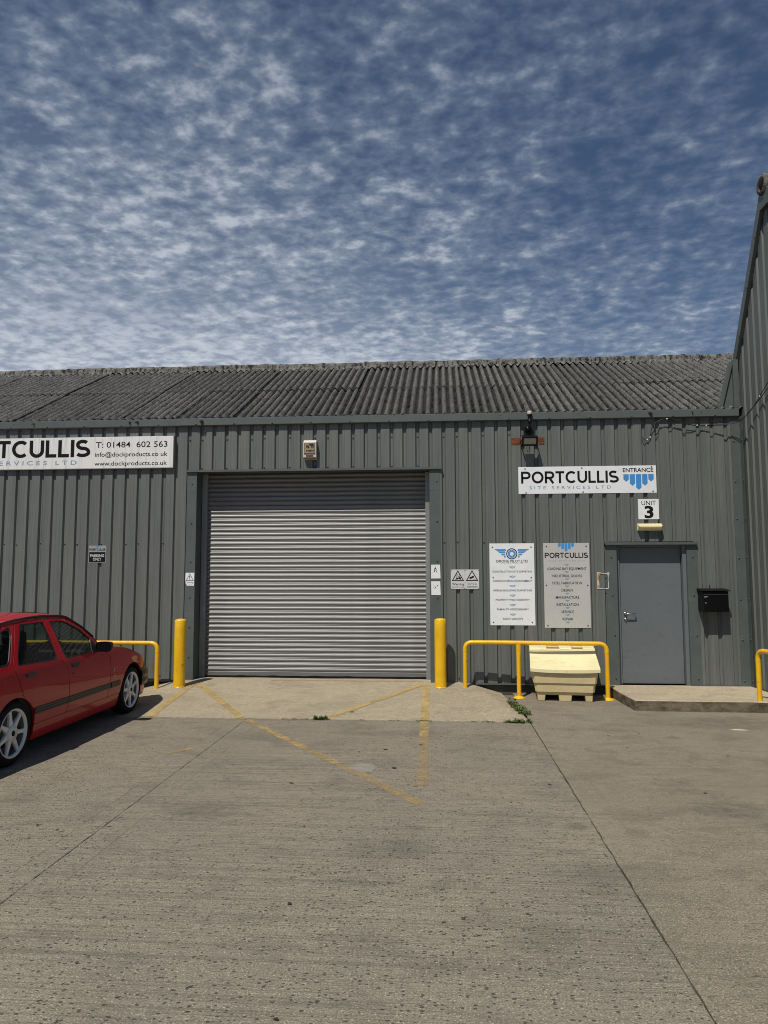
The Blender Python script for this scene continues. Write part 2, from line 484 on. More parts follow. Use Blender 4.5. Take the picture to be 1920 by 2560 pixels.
            for (cx0, cy0, rx, ry) in ((-0.30, -3.85, 0.36, 0.42), (1.95, -3.45, 0.55, 0.42), (1.62, -3.05, 0.75, 0.36)):
                _, rr = ell(cx0, cy0, rx, ry, 0.4)
                ring = t.math('MULTIPLY', t.ramp(rr, 0.80, 0.88), t.ramp(rr, 1.08, 1.0))
                ang = t.ramp(t.noise(1.5, 2, 0.5, (1, 1, 1), (cx0, 3, 0)), 0.45, 0.6)
                c = t.mix(t.math('MULTIPLY', t.math('MULTIPLY', ring, ang), 0.30), c, tuple(v * 0.55 for v in base_b))
            for (cx0, cy0, rx, ry, am) in ((0.95, -6.4, 0.55, 0.30, .20), (-0.35, -6.1, 0.40, 0.30, .17), (-1.75, -5.4, 0.45, 0.28, .26), (2.15, -5.15, 0.42, 0.30, .36), (-3.35, -5.3, 0.35, 0.22, .24), (-0.6, -2.75, 0.9, 0.22, .22), (0.55, -2.9, 0.5, 0.28, .24), (-1.9, -3.0, 0.5, 0.3, .2), (3.4, -1.95, 1.3, 0.5, .30)):
                e3, _ = ell(cx0, cy0, rx, ry, 0.75)
                c = t.mix(t.math('MULTIPLY', e3, t.ramp(t.noise(7, 6, 0.7, (0.8, 1.2, 1), (cx0, cy0, 0)), 0.36, 0.62, 0.15, am * 1.7)), c, (0.095, 0.083, 0.068))
            # oil drips
            dr = t.voronoi(0.9, (1, 1, 0), (2.3, 0.4, 0))
            c = t.mix(t.math('MULTIPLY', t.ramp(dr, 0.10, 0.03), 0.35), c, (0.07, 0.062, 0.055))
        hgt = t.math('ADD', t.math('MULTIPLY', g1, 0.5), t.math('MULTIPLY', g2, 0.8))
        hgt = t.math('SUBTRACT', hgt, t.math('MULTIPLY', line, 0.55 * brush))
        hgt = t.math('SUBTRACT', hgt, t.math('MULTIPLY', t.math('MAXIMUM', pit, pit3), 1.0))
        hgt = t.math('ADD', hgt, t.math('MULTIPLY', mo, 1.2))
        t.set(**{'Base Color': c, 'Roughness': 0.9, 'Specular IOR Level': 0.25})
        t.bump(hgt, 0.55, 0.006)
        MATS[name] = t.m
        return t
    concrete('yard_concrete', (0.335, 0.293, 0.224), (0.274, 0.244, 0.191), (0.165, 0.146, 0.115), marks=True)
    concrete('yard_concrete_smooth', (0.325, 0.282, 0.209), (0.262, 0.230, 0.174), (0.145, 0.125, 0.096), 1.0, 0.5, 0.5, marks=True)
    concrete('yard_ground', (0.20, 0.18, 0.15), (0.17, 0.155, 0.13), (0.12, 0.11, 0.10), 0.6, 0.2, 0.3)
    concrete('apron_concrete', (0.49, 0.42, 0.295), (0.40, 0.345, 0.245), (0.25, 0.22, 0.16), 1.0, 0.3, 0.3)
    t = concrete('step_concrete', (0.56, 0.48, 0.34), (0.47, 0.40, 0.28), (0.33, 0.285, 0.205), 0.9, 0.15, 0.1)
    # painted lines, worn through to the concrete
    for nm, lo, hi in (('line_paint', 0.35, 0.60), ('line_paint_worn', 0.38, 0.66), ('line_paint_faint', 0.41, 0.74)):
        t = NT(nm)
        c = t.mix(t.ramp(t.noise(6, 5, 0.6), 0.3, 0.7), (0.54, 0.385, 0.145), (0.44, 0.32, 0.135))
        c = t.mix(t.math('MULTIPLY', t.ramp(t.noise(110, 3, 0.65), 0.45, 0.65), 0.5), c, (0.26, 0.18, 0.09))
        t.set(**{'Base Color': c, 'Roughness': 0.85})
        w = t.math('ADD', t.math('MULTIPLY', t.noise(3.2, 5, 0.65, (1, 1.4, 1), (2, 6, 0)), 0.50), t.math('MULTIPLY', t.noise(42, 5, 0.75, (0.6, 1.6, 1)), 0.50))
        a = t.ramp(w, lo - 0.02, hi - 0.06)
        t.set(Alpha=t.math('MULTIPLY', a, 0.92))
        t.bump(t.noise(120, 3), 0.4, 0.004)
        MATS[nm] = t.m
    # vertical face of the door step: mottled brown, darker than the top
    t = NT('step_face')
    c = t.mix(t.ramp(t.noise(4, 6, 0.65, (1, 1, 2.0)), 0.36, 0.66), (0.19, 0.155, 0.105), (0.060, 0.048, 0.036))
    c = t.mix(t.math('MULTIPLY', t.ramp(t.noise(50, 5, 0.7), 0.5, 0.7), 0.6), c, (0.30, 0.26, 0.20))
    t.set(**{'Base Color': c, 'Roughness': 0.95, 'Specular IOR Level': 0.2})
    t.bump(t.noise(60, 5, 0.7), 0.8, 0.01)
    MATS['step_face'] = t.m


make_materials()

# ---------------------------------------------------------------- object helpers


def tag(o, label=None, cat=None, group=None, kind=None):
    if label:
        o['label'] = label
    if cat:
        o['category'] = cat
    if group:
        o['group'] = group
    if kind:
        o['kind'] = kind
    return o


def thing(name, label, cat, loc=(0, 0, 0), group=None):
    o = bpy.data.objects.new(name, None)
    o.empty_display_size = 0.2
    COL.objects.link(o)
    o.location = loc
    return tag(o, label, cat, group)


def world_loc(o):
    v = Vector((0, 0, 0))
    while o is not None:
        v = v + Vector(o.location)
        o = o.parent
    return v


def attach(o, parent):
    """parent without moving: vertex data stays in world coordinates"""
    o.parent = parent
    o.location = Vector(o.location) - world_loc(parent)


class MB:
    def __init__(self):
        self.v, self.f, self.s, self.mi = [], [], [], []

    def add(self, verts, faces, smooth=False, mi=0):
        b = len(self.v)
        self.v += [tuple(p) for p in verts]
        self.f += [tuple(b + i for i in fc) for fc in faces]
        self.s += [smooth] * len(faces)
        self.mi += [mi] * len(faces)
        return self

    def box(self, x0, x1, y0, y1, z0, z1, mi=0):
        v = [(x0, y0, z0), (x1, y0, z0), (x1, y1, z0), (x0, y1, z0), (x0, y0, z1), (x1, y0, z1), (x1, y1, z1), (x0, y1, z1)]
        f = [(3, 2, 1, 0), (4, 5, 6, 7), (0, 1, 5, 4), (1, 2, 6, 5), (2, 3, 7, 6), (3, 0, 4, 7)]
        return self.add(v, f, False, mi)

    def obox(self, c, ax, ay, az, mi=0):
        c, ax, ay, az = map(Vector, (c, ax, ay, az))
        v = [c + sx * ax + sy * ay + sz * az for sz in (-1, 1) for sx, sy in ((-1, -1), (1, -1), (1, 1), (-1, 1))]
        f = [(3, 2, 1, 0), (4, 5, 6, 7), (0, 1, 5, 4), (1, 2, 6, 5), (2, 3, 7, 6), (3, 0, 4, 7)]
        return self.add(v, f, False, mi)

    def prism_xz(self, poly, y0, y1, mi=0):
        """polygon in x,z (counter-clockwise seen from -Y), front at y0, back at y1"""
        n = len(poly)
        v = [(p[0], y0, p[1]) for p in poly] + [(p[0], y1, p[1]) for p in poly]
        f = [tuple(range(n)), tuple(reversed(range(n, 2 * n)))]
        f += [(i, i + n, (i + 1) % n + n, (i + 1) % n) for i in range(n)]
        return self.add(v, f, False, mi)

    def prism_yz(self, poly, x0, x1, mi=0):
        n = len(poly)
        v = [(x0, p[0], p[1]) for p in poly] + [(x1, p[0], p[1]) for p in poly]
        f = [tuple(reversed(range(n))), tuple(range(n, 2 * n))]
        f += [(i, (i + 1) % n, (i + 1) % n + n, i + n) for i in range(n)]
        return self.add(v, f, False, mi)

    def tube(self, path, r, n=12, caps=True, mi=0):
        path = [Vector(p) for p in path]
        rings = []
        prev = None
        for i, p in enumerate(path):
            if i == 0:
                t = path[1] - p
            elif i == len(path) - 1:
                t = p - path[i - 1]
            else:
                t = (path[i + 1] - p).normalized() + (p - path[i - 1]).normalized()
            t.normalize()
            if prev is None:
                a = Vector((0, 0, 1)) if abs(t.z) < 0.9 else Vector((1, 0, 0))
                u = t.cross(a).normalized()
            else:
                u = (prev - t * prev.dot(t)).normalized()
            prev = u
            w = t.cross(u)
            rr = r[i] if isinstance(r, (list, tuple)) else r
            rings.append([p + (u * cos(2 * pi * k / n) + w * sin(2 * pi * k / n)) * rr for k in range(n)])
        v = [q for ring in rings for q in ring]
        f = []
        for i in range(len(rings) - 1):
            for k in range(n):
                f.append((i * n + k, i * n + (k + 1) % n, (i + 1) * n + (k + 1) % n, (i + 1) * n + k))
        self.add(v, f, True, mi)
        if caps:
            self.add(rings[0], [tuple(reversed(range(n)))], False, mi)
            self.add(rings[-1], [tuple(range(n))], False, mi)
        return self

    def lathe(self, prof, c, axis='z', n=24, mi=0, smooth=True):
        """prof: list of (radius, height along axis)"""
        c = Vector(c)
        v = []
        for r, h in prof:
            for k in range(n):
                a = 2 * pi * k / n
                if axis == 'z':
                    v.append(c + Vector((r * cos(a), r * sin(a), h)))
                elif axis == 'x':
                    v.append(c + Vector((h, r * cos(a), r * sin(a))))
                else:
                    v.append(c + Vector((r * sin(a), h, r * cos(a))))
        f = []
        for i in range(len(prof) - 1):
            for k in range(n):
                f.append((i * n + k, i * n + (k + 1) % n, (i + 1) * n + (k + 1) % n, (i + 1) * n + k))
        return self.add(v, f, smooth, mi)

    def grid(self, fn, nu, nv, smooth=True, mi=0):
        v = [fn(i / nu, j / nv) for j in range(nv + 1) for i in range(nu + 1)]
        f = [(j * (nu + 1) + i, j * (nu + 1) + i + 1, (j + 1) * (nu + 1) + i + 1, (j + 1) * (nu + 1) + i) for j in range(nv) for i in range(nu)]
        return self.add(v, f, smooth, mi)

    def build(self, name, mat, parent=None, bevel=0.0, seg=2, mesh_only=False, recalc=False):
        me = bpy.data.meshes.new(name)
        me.from_pydata(self.v, [], self.f)
        mats = mat if isinstance(mat, (list, tuple)) else [mat]
        for m in mats:
            me.materials.append(MATS[m] if isinstance(m, str) else m)
        for p, s, k in zip(me.polygons, self.s, self.mi):
            p.use_smooth = s
            p.material_index = k
        if recalc:
            bm = bmesh.new()
            bm.from_mesh(me)
            bmesh.ops.recalc_face_normals(bm, faces=bm.faces)
            bm.to_mesh(me)
            bm.free()
        me.update()
        if mesh_only:
            return me
        o = bpy.data.objects.new(name, me)
        COL.objects.link(o)
        if parent is not None:
            attach(o, parent)
        if bevel:
            b = o.modifiers.new('bevel', 'BEVEL')
            b.width = bevel
            b.segments = seg
            b.limit_method = 'ANGLE'
            b.angle_limit = radians(40)
        return o


def copy_tree(o, parent=None):
    c = o.copy()
    COL.objects.link(c)
    if parent is not None:
        c.parent = parent
    for ch in list(o.children):
        copy_tree(ch, c)
    return c


# ---------------------------------------------------------------- lettering
def text_mesh(body, bold=0.0, spacing=1.0):
    cu = bpy.data.curves.new("lettering", 'FONT')
    cu.body = body
    cu.size = 1.0
    cu.offset = bold
    cu.space_character = spacing
    cu.resolution_u = 3
    cu.fill_mode = 'FRONT'
    ob = bpy.data.objects.new("lettering", cu)
    me = bpy.data.meshes.new_from_object(ob)
    bpy.data.objects.remove(ob)
    bpy.data.curves.remove(cu)
    return me


_TXT = {}


def put_text(body, x0, x1, zc, cap, y, mat, parent, bold=0.0, spacing=1.0, name='lettering', cap_ref=None):
    """lettering facing -Y whose ink spans x0..x1 and whose capitals are `cap` high, centred on zc"""
    key = (body, bold, spacing)
    if key not in _TXT:
        me = text_mesh(body, bold, spacing)
        vs_ = [tuple(v.co) for v in me.vertices]
        fs_ = [tuple(p.vertices) for p in me.polygons]
        bpy.data.meshes.remove(me)
        _TXT[key] = (vs_, fs_)
    vs_, fs_ = _TXT[key]
    xs = [v[0] for v in vs_]
    lo, hi = min(xs), max(xs)
    ch = 0.69
    sx = (x1 - x0) / (hi - lo)
    sz = cap / ch
    mb = MB()
    mb.add([(x0 + (v[0] - lo) * sx, y, zc + (v[1] - ch / 2) * sz) for v in vs_], fs_)
    return mb.build(name, mat, parent)


def arc(cx, cy, rx, ry, a0, a1, n=14):
    return [(cx + rx * cos(radians(a0 + (a1 - a0) * i / n)), cy + ry * sin(radians(a0 + (a1 - a0) * i / n))) for i in range(n + 1)]


T = 0.185
H = T / 2
# wide geometric capitals, centre lines on a cap height of 1
GLYPH = {
    'P': ([[(H, 0), (H, 1 - H), (0.45, 1 - H)] + arc(0.45, 0.68, 0.25, 0.32 - H, 90, -90, 10) + [(H, 0.36 + H)]], 0.78),
    'O': ([arc(0.49, 0.5, 0.49 - H, 0.5 - H, 0, 360, 32)], 0.98),
    'R': ([[(H, 0), (H, 1 - H), (0.45, 1 - H)] + arc(0.45, 0.68, 0.25, 0.32 - H, 90, -90, 10) + [(H, 0.36 + H)], [(0.42, 0.40), (0.69, 0.0)]], 0.79),
    'T': ([[(0, 1 - H), (0.72, 1 - H)], [(0.36, 1 - H), (0.36, 0)]], 0.72),
    'C': ([arc(0.49, 0.5, 0.49 - H, 0.5 - H, 48, 312, 26)], 0.88),
    'U': ([[(H, 1), (H, 0.40)] + arc(0.40, 0.40, 0.40 - H, 0.40 - H, 180, 360, 14) + [(0.80 - H, 1)]], 0.80),
    'L': ([[(H, 1), (H, H), (0.60, H)]], 0.60),
    'I': ([[(H, 0), (H, 1)]], T),
    'S': ([arc(0.37, 0.735, 0.27, 0.265 - H, 35, 180, 10) + arc(0.40, 0.70, 0.30, 0.20 + 0.0, 180, 262, 6)[1:] + arc(0.40, 0.285, 0.30, 0.215, 78, 0, 6) + arc(0.37, 0.27, 0.33, 0.27 - H, 0, -148, 12)[1:]], 0.78),
    'D': ([[(H, H), (H, 1 - H), (0.40, 1 - H)] + arc(0.40, 0.5, 0.42, 0.5 - H, 90, -90, 16) + [(H, H)]], 0.90),
    'N': ([[(H, 0), (H, 1)], [(H, 0.93), (0.80 - H, 0.07)], [(0.80 - H, 0), (0.80 - H, 1)]], 0.80),
    'E': ([[(0.64, H), (H, H), (H, 1 - H), (0.64, 1 - H)], [(H, 0.5), (0.58, 0.5)]], 0.64),
    'A': ([[(0.03, 0), (0.42, 0.98), (0.81, 0)], [(0.17, 0.28), (0.67, 0.28)]], 0.84),
    '.': ([[(H, 0), (H, T)]], T),
    ' ': ([], 0.30),
}


def stroke(mb, pts, w, y, place):
    n = len(pts)
    closed = (Vector(pts[0]) - Vector(pts[-1])).length < 1e-4
    P = [Vector(p) for p in pts]
    if closed:
        P = P[:-1]
        n -= 1
    L, Rr = [], []
    for i in range(n):
        a = P[i - 1] if (i > 0 or closed) else None
        b = P[(i + 1) % n] if (i < n - 1 or closed) else None
        d1 = (P[i] - a).normalized() if a is not None and (P[i] - a).length > 1e-6 else None
        d2 = (b - P[i]).normalized() if b is not None and (b - P[i]).length > 1e-6 else None
        d1 = d1 or d2
        d2 = d2 or d1
        t = (d1 + d2)
        t = t.normalized() if t.length > 1e-6 else d1
        nn = Vector((-t.y, t.x))
        k = 1.0 / max(0.35, nn.dot(Vector((-d1.y, d1.x))))
        L.append(P[i] + nn * w / 2 * k)
        Rr.append(P[i] - nn * w / 2 * k)
    vs_ = [place(q, y) for q in L] + [place(q, y) for q in Rr]
    m = n if closed else n - 1
    fs_ = [(i, i + n, (i + 1) % n + n, (i + 1) % n) for i in range(m)]
    mb.add(vs_, fs_)


def geo_word(word, x0, x1, z0, cap, y, mat, parent, weight=T, gap=0.095, name='lettering', slant=0.0):
    tot = sum(GLYPH[c][1] for c in word) + gap * (len(word) - 1)
    sx = (x1 - x0) / tot
    mb = MB()
    pen = 0.0
    k = 0
    for c in word:
        lines, w = GLYPH[c]
        for ln in lines:
            yy = y - 0.00015 * k
            k = (k + 1) % 4
            stroke(mb, ln, weight, yy, lambda q, yv, pen=pen: (x0 + (pen + q.x) * sx, yv, z0 + q.y * cap))
        pen += w + gap
    return mb.build(name, mat, parent)


def flat_poly(mb, pts, y):
    n = len(pts)
    mb.add([(p[0], y, p[1]) for p in pts], [tuple(range(n))])


def emblem_bars(mb, cx, ztop, w, h, y):
    """five hanging pointed bars, longest in the middle"""
    for k, (ln) in zip(range(-2, 3), (0.48, 0.74, 1.0, 0.74, 0.48)):
        bw = w / 5 * 0.86
        c = cx + k * w / 5
        zb = ztop - h * ln
        flat_poly(mb, [(c - bw / 2, ztop), (c - bw / 2, zb + bw * 0.45), (c, zb), (c + bw / 2, zb + bw * 0.45), (c + bw / 2, ztop)], y)

# ---------------------------------------------------------------- ground
def apron_z(x, y):
    """height of the loading ramp above the yard"""
    core = 0.155 + min(0.0, (y - 0.05)) * 0.0715
    core = max(core, 0.004)
    f = min(1.0, max(0.0, -y / 2.05))
    rl0, rl1 = 0.41 + 0.60 * f ** 0.8, 0.90 + 0.16 * f
    ll0, ll1 = -3.98 + 0.22 * f, -4.62 + 0.55 * f
    if x > rl0:
        k = min(1.0, (x - rl0) / (rl1 - rl0))
        core *= (1 - k)
    elif x < ll0:
        k = min(1.0, (ll0 - x) / (ll0 - ll1))
        core *= (1 - k)
    return core


def jag(mb_pts, amp, seed):
    return [(x + (mnoise.noise((x * 9 + seed, y * 9, seed)) * amp + mnoise.noise((x * 40 + seed, y * 40, 0)) * amp * 0.7), y) for x, y in mb_pts]


def build_ground():
    g = MB()
    g.add([(-1500, -1500, -0.03), (1500, -1500, -0.03), (1500, 1500, -0.03), (-1500, 1500, -0.03)], [(0, 1, 2, 3)])
    base = g.build('ground', 'yard_ground')
    tag(base, kind='structure')
    # three long yard slabs with open joints running away from the wall
    edges = [-9.2, -2.345, 1.063, 6.6]
    JWS = {0: 0.0, 1: 0.0008, 2: 0.0038, 3: 0.0}
    for k in range(3):
        xa, xb = edges[k] + JWS[k], edges[k + 1] - JWS[k + 1]
        ys = [-16 + i * 0.06 for i in range(int(16.2 / 0.06) + 1)]
        if k == 1:
            ys = [y for y in ys if y < -2.06] + [-2.06]
        Lp = jag([(xa, y) for y in ys], 0.007, 3.0 + k)
        Rp = jag([(xb, y) for y in ys], 0.007, 13.0 + k)
        n = len(ys)
        mb = MB()
        BW = 0.007
        rows = []
        for i in range(n):
            (lx, y), (rx, _) = Lp[i], Rp[i]
            rows.append([(lx, y, -0.03), (lx + 0.001, y, -0.004), (lx + BW, y, 0.0), (rx - BW, y, 0.0), (rx - 0.001, y, -0.004), (rx, y, -0.03)])
        v = [p for r in rows for p in r]
        f = []
        for i in range(n - 1):
            for j in range(5):
                a = i * 6 + j
                f.append((a, a + 1, a + 7, a + 6))
        f.append(tuple(range(6)))
        f.append(tuple(reversed(range((n - 1) * 6, n * 6))))
        mb.add(v, f)
        mb.build('concrete_slab', 'yard_concrete' if k < 2 else 'yard_concrete_smooth', base)
        # trowelled margin lines either side of a joint
        if k > 0:
            for s, w in ((-1, 0.17), (1, 0.20)):
                lm = MB()
                yy = -2.3
                while yy > -12:
                    ln = random.uniform(0.5, 1.8)
                    gx = edges[k] + s * (w + random.uniform(-0.006, 0.006))
                    pts = [(gx + mnoise.noise((q * 0.6, k * 5, s)) * 0.006, yy - q * ln / 8) for q in range(9)]
                    for (x0, y0), (x1, y1) in zip(pts, pts[1:]):
                        h = 0.003
                        lm.add([(x0 - 0.006, y0, 0.0004), (x0, y0, h), (x0 + 0.006, y0, 0.0004), (x1 - 0.006, y1, 0.0004), (x1, y1, h), (x1 + 0.006, y1, 0.0004)],
                               [(0, 1, 4, 3), (1, 2, 5, 4)])
                    yy -= ln + random.uniform(0.1, 0.9)
                lm.build('trowel_ridge', 'yard_concrete_smooth', base)
    # loading ramp
    xs = [-4.66 + i * 0.07 for i in range(83)]
    ys = [-2.06 + j * 0.055 for j in range(45)]
    mb = MB()
    v, f = [], []
    for y in ys:
        for x in xs:
            z = apron_z(x, y)
            fr = max(0.0, min(1.0, -y / 2.05))
            x1 = 0.905 + 0.16 * fr
            x0 = -4.62 + 0.55 * fr
            px = min(max(x, x0), x1)
            z = apron_z(px, y)
            v.append((px, y, z + (mnoise.noise((px * 2.2, y * 2.2, 0)) * 0.006 + mnoise.noise((px * 9, y * 9, 3)) * 0.0025) * min(1, z / 0.03) - (0.002 if z < 0.002 else 0)))
    nx = len(xs)
    for j in range(len(ys) - 1):
        for i in range(nx - 1):
            a = j * nx + i
            f.append((a, a + 1, a + nx + 1, a + nx))
    mb.add(v, f, True)
    b = len(mb.v)
    front = v[:nx]
    mb.add([(p[0], p[1], p[2]) for p in front] + [(p[0], p[1] - 0.001, -0.03) for p in front], [(i + nx, i + nx + 1, i + 1, i) for i in range(nx - 1)])
    tag(mb.build('loading_ramp', 'apron_concrete'), kind='structure')
    # slab either side of the ramp fills up to the wall (left slab and right slab already reach it)
    # door step
    mb = MB()
    top = [(2.44, -0.005), (2.455, -0.60), (2.492, -1.235)] + [(2.492 + i * 0.09, -1.238 - 0.0012 * i + mnoise.noise((i * 0.8, 2, 0)) * 0.010) for i in range(1, 23)] + [(4.465, -1.262), (4.465, 0.05), (2.44, 0.05)]
    n = len(top)
    ztop = 0.139
    zt = [ztop + mnoise.noise((p[0] * 4, p[1] * 4, 1)) * 0.004 for p in top]
    cx, cy = 3.5, -0.6
    rim = [(p[0] + (cx - p[0]) * 0.010, p[1] + (cy - p[1]) * 0.014) for p in top]
    v = [(p[0], p[1], -0.03) for p in top] + [(p[0], p[1], z - 0.012) for p, z in zip(top, zt)] + [(p[0], p[1], z) for p, z in zip(rim, zt)]
    f = [(i, (i + 1) % n, (i + 1) % n + n, i + n) for i in range(n)]
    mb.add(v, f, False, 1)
    mb.add(v, [(i + n, (i + 1) % n + n, (i + 1) % n + 2 * n, i + 2 * n) for i in range(n)], False, 0)
    mb.add(v[2 * n:], [tuple(range(n))], False, 0)
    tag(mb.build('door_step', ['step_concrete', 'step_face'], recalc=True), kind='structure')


def line_strip(pts, w, name, mat, on_ramp, n=24):
    """a painted stripe, draped on the ramp where it crosses it"""
    (xa, ya), (xb, yb) = pts
    d = Vector((xb - xa, yb - ya)).normalized()
    nn = Vector((-d.y, d.x)) * w / 2
    mb = MB()
    v, f = [], []
    for i in range(n + 1):
        t = i / n
        x, y = xa + (xb - xa) * t, ya + (yb - ya) * t
        for s in (-1, 0, 1):
            px, py = x + nn.x * s, y + nn.y * s
            z = 0.004
            if on_ramp:
                z = apron_z(px, py) + 0.005 + (mnoise.noise((px * 2.2, py * 2.2, 0)) * 0.006 + mnoise.noise((px * 9, py * 9, 3)) * 0.0025)
            v.append((px, py, z))
    for i in range(n):
        for s in (0, 1):
            a = i * 3 + s
            f.append((a, a + 1, a + 4, a + 3))
    mb.add(v, f, True)
    return tag(mb.build(name, mat), kind='structure')


def build_markings():
    line_strip([(-3.66, -0.22), (-3.575, -2.05)], 0.098, 'painted_line', 'line_paint', True)
    line_strip([(-3.60, -0.20), (-2.42, -2.05)], 0.098, 'painted_line', 'line_paint', True)
    line_strip([(-2.33, -2.15), (-0.95, -4.07)], 0.092, 'painted_line', 'line_paint_worn', False, 30)
    line_strip([(-0.93, -4.10), (-0.15, -5.18)], 0.100, 'painted_line', 'line_paint_faint', False, 20)
    line_strip([(-0.23, -0.10), (-1.40, -2.05)], 0.095, 'painted_line', 'line_paint', True)
    line_strip([(-0.20, -0.16), (-0.188, -2.05)], 0.10, 'painted_line', 'line_paint', True)
    line_strip([(-0.188, -2.07), (-0.176, -2.95)], 0.10, 'painted_line', 'line_paint_worn', False)
    line_strip([(-0.176, -2.97), (-0.150, -4.70)], 0.098, 'painted_line', 'line_paint_faint', False)
    line_strip([(-2.55, 0.035), (-0.24, 0.06)], 0.07, 'painted_line', 'line_paint_worn', True)
    line_strip([(-2.66, -3.80), (-2.50, -3.57)], 0.06, 'painted_line', 'line_paint_worn', False)


build_ground()
build_markings()

# ---------------------------------------------------------------- cladding profile
PITCH_R, X_R, DEP = 0.1985, -6.70, 0.035
PROF = [(0.0, 0.0), (0.018, DEP), (0.050, DEP), (0.068, 0.0), (0.098, 0.0), (0.101, 0.0014), (0.109, 0.0014), (0.112, 0.0),
        (0.150, 0.0), (0.153, 0.0014), (0.161, 0.0014), (0.164, 0.0)]


def prof_depth(u):
    u = u % PITCH_R
    pts = PROF + [(PITCH_R, 0.0)]
    for (a, da), (b, db) in zip(pts, pts[1:]):
        if a <= u <= b:
            return da + (db - da) * (u - a) / (b - a)
    return 0.0


def prof_points(ua, ub, phase):
    us = {ua, ub}
    k = math.floor((ua - phase) / PITCH_R) - 1
    while phase + k * PITCH_R < ub:
        for p, _ in PROF:
            u = phase + k * PITCH_R + p
            if ua < u < ub:
                us.add(u)
        k += 1
    return [(u, prof_depth(u - phase)) for u in sorted(us)]


def cladding(parent, ua, ub, zbot, ztop, phase, place, name='cladding_sheet', lift=0.0):
    """one profiled steel sheet; zbot / ztop numbers or functions of u; place(u, depth, z) -> world"""
    pts = prof_points(ua, ub, phase)
    zb = zbot if callable(zbot) else (lambda u: zbot)
    zt = ztop if callable(ztop) else (lambda u: ztop)
    v, f = [], []
    # small hem turned back along the lapped edge
    pts = pts + [(ub + 0.0008, prof_depth(ub - phase) + 0.004)]
    for u, d in pts:
        v.append(place(u, d - lift, zb(u)))
        v.append(place(u, d - lift, zt(u)))
    for i in range(len(pts) - 1):
        a = 2 * i
        f.append((a, a + 2, a + 3, a + 1))
    mb = MB()
    mb.add(v, f)
    return mb.build(name, 'cladding', parent)


def screw(mb, c, nrm, r=0.011):
    """hex-head fixing with washer; nrm is 'y' (faces -Y) or 'x' (faces -X)"""
    s = 1 if nrm == 'y' else 1
    ax = 'y' if nrm == 'y' else 'x'
    mb.lathe([(r * 1.25, 0.0), (r * 1.25, -0.003), (r * 0.85, -0.004), (r * 0.8, -0.012), (0.0005, -0.013)], c, ax, 8)


SHEET = PITCH_R * 5
SB0 = -6.262       # a sheet edge


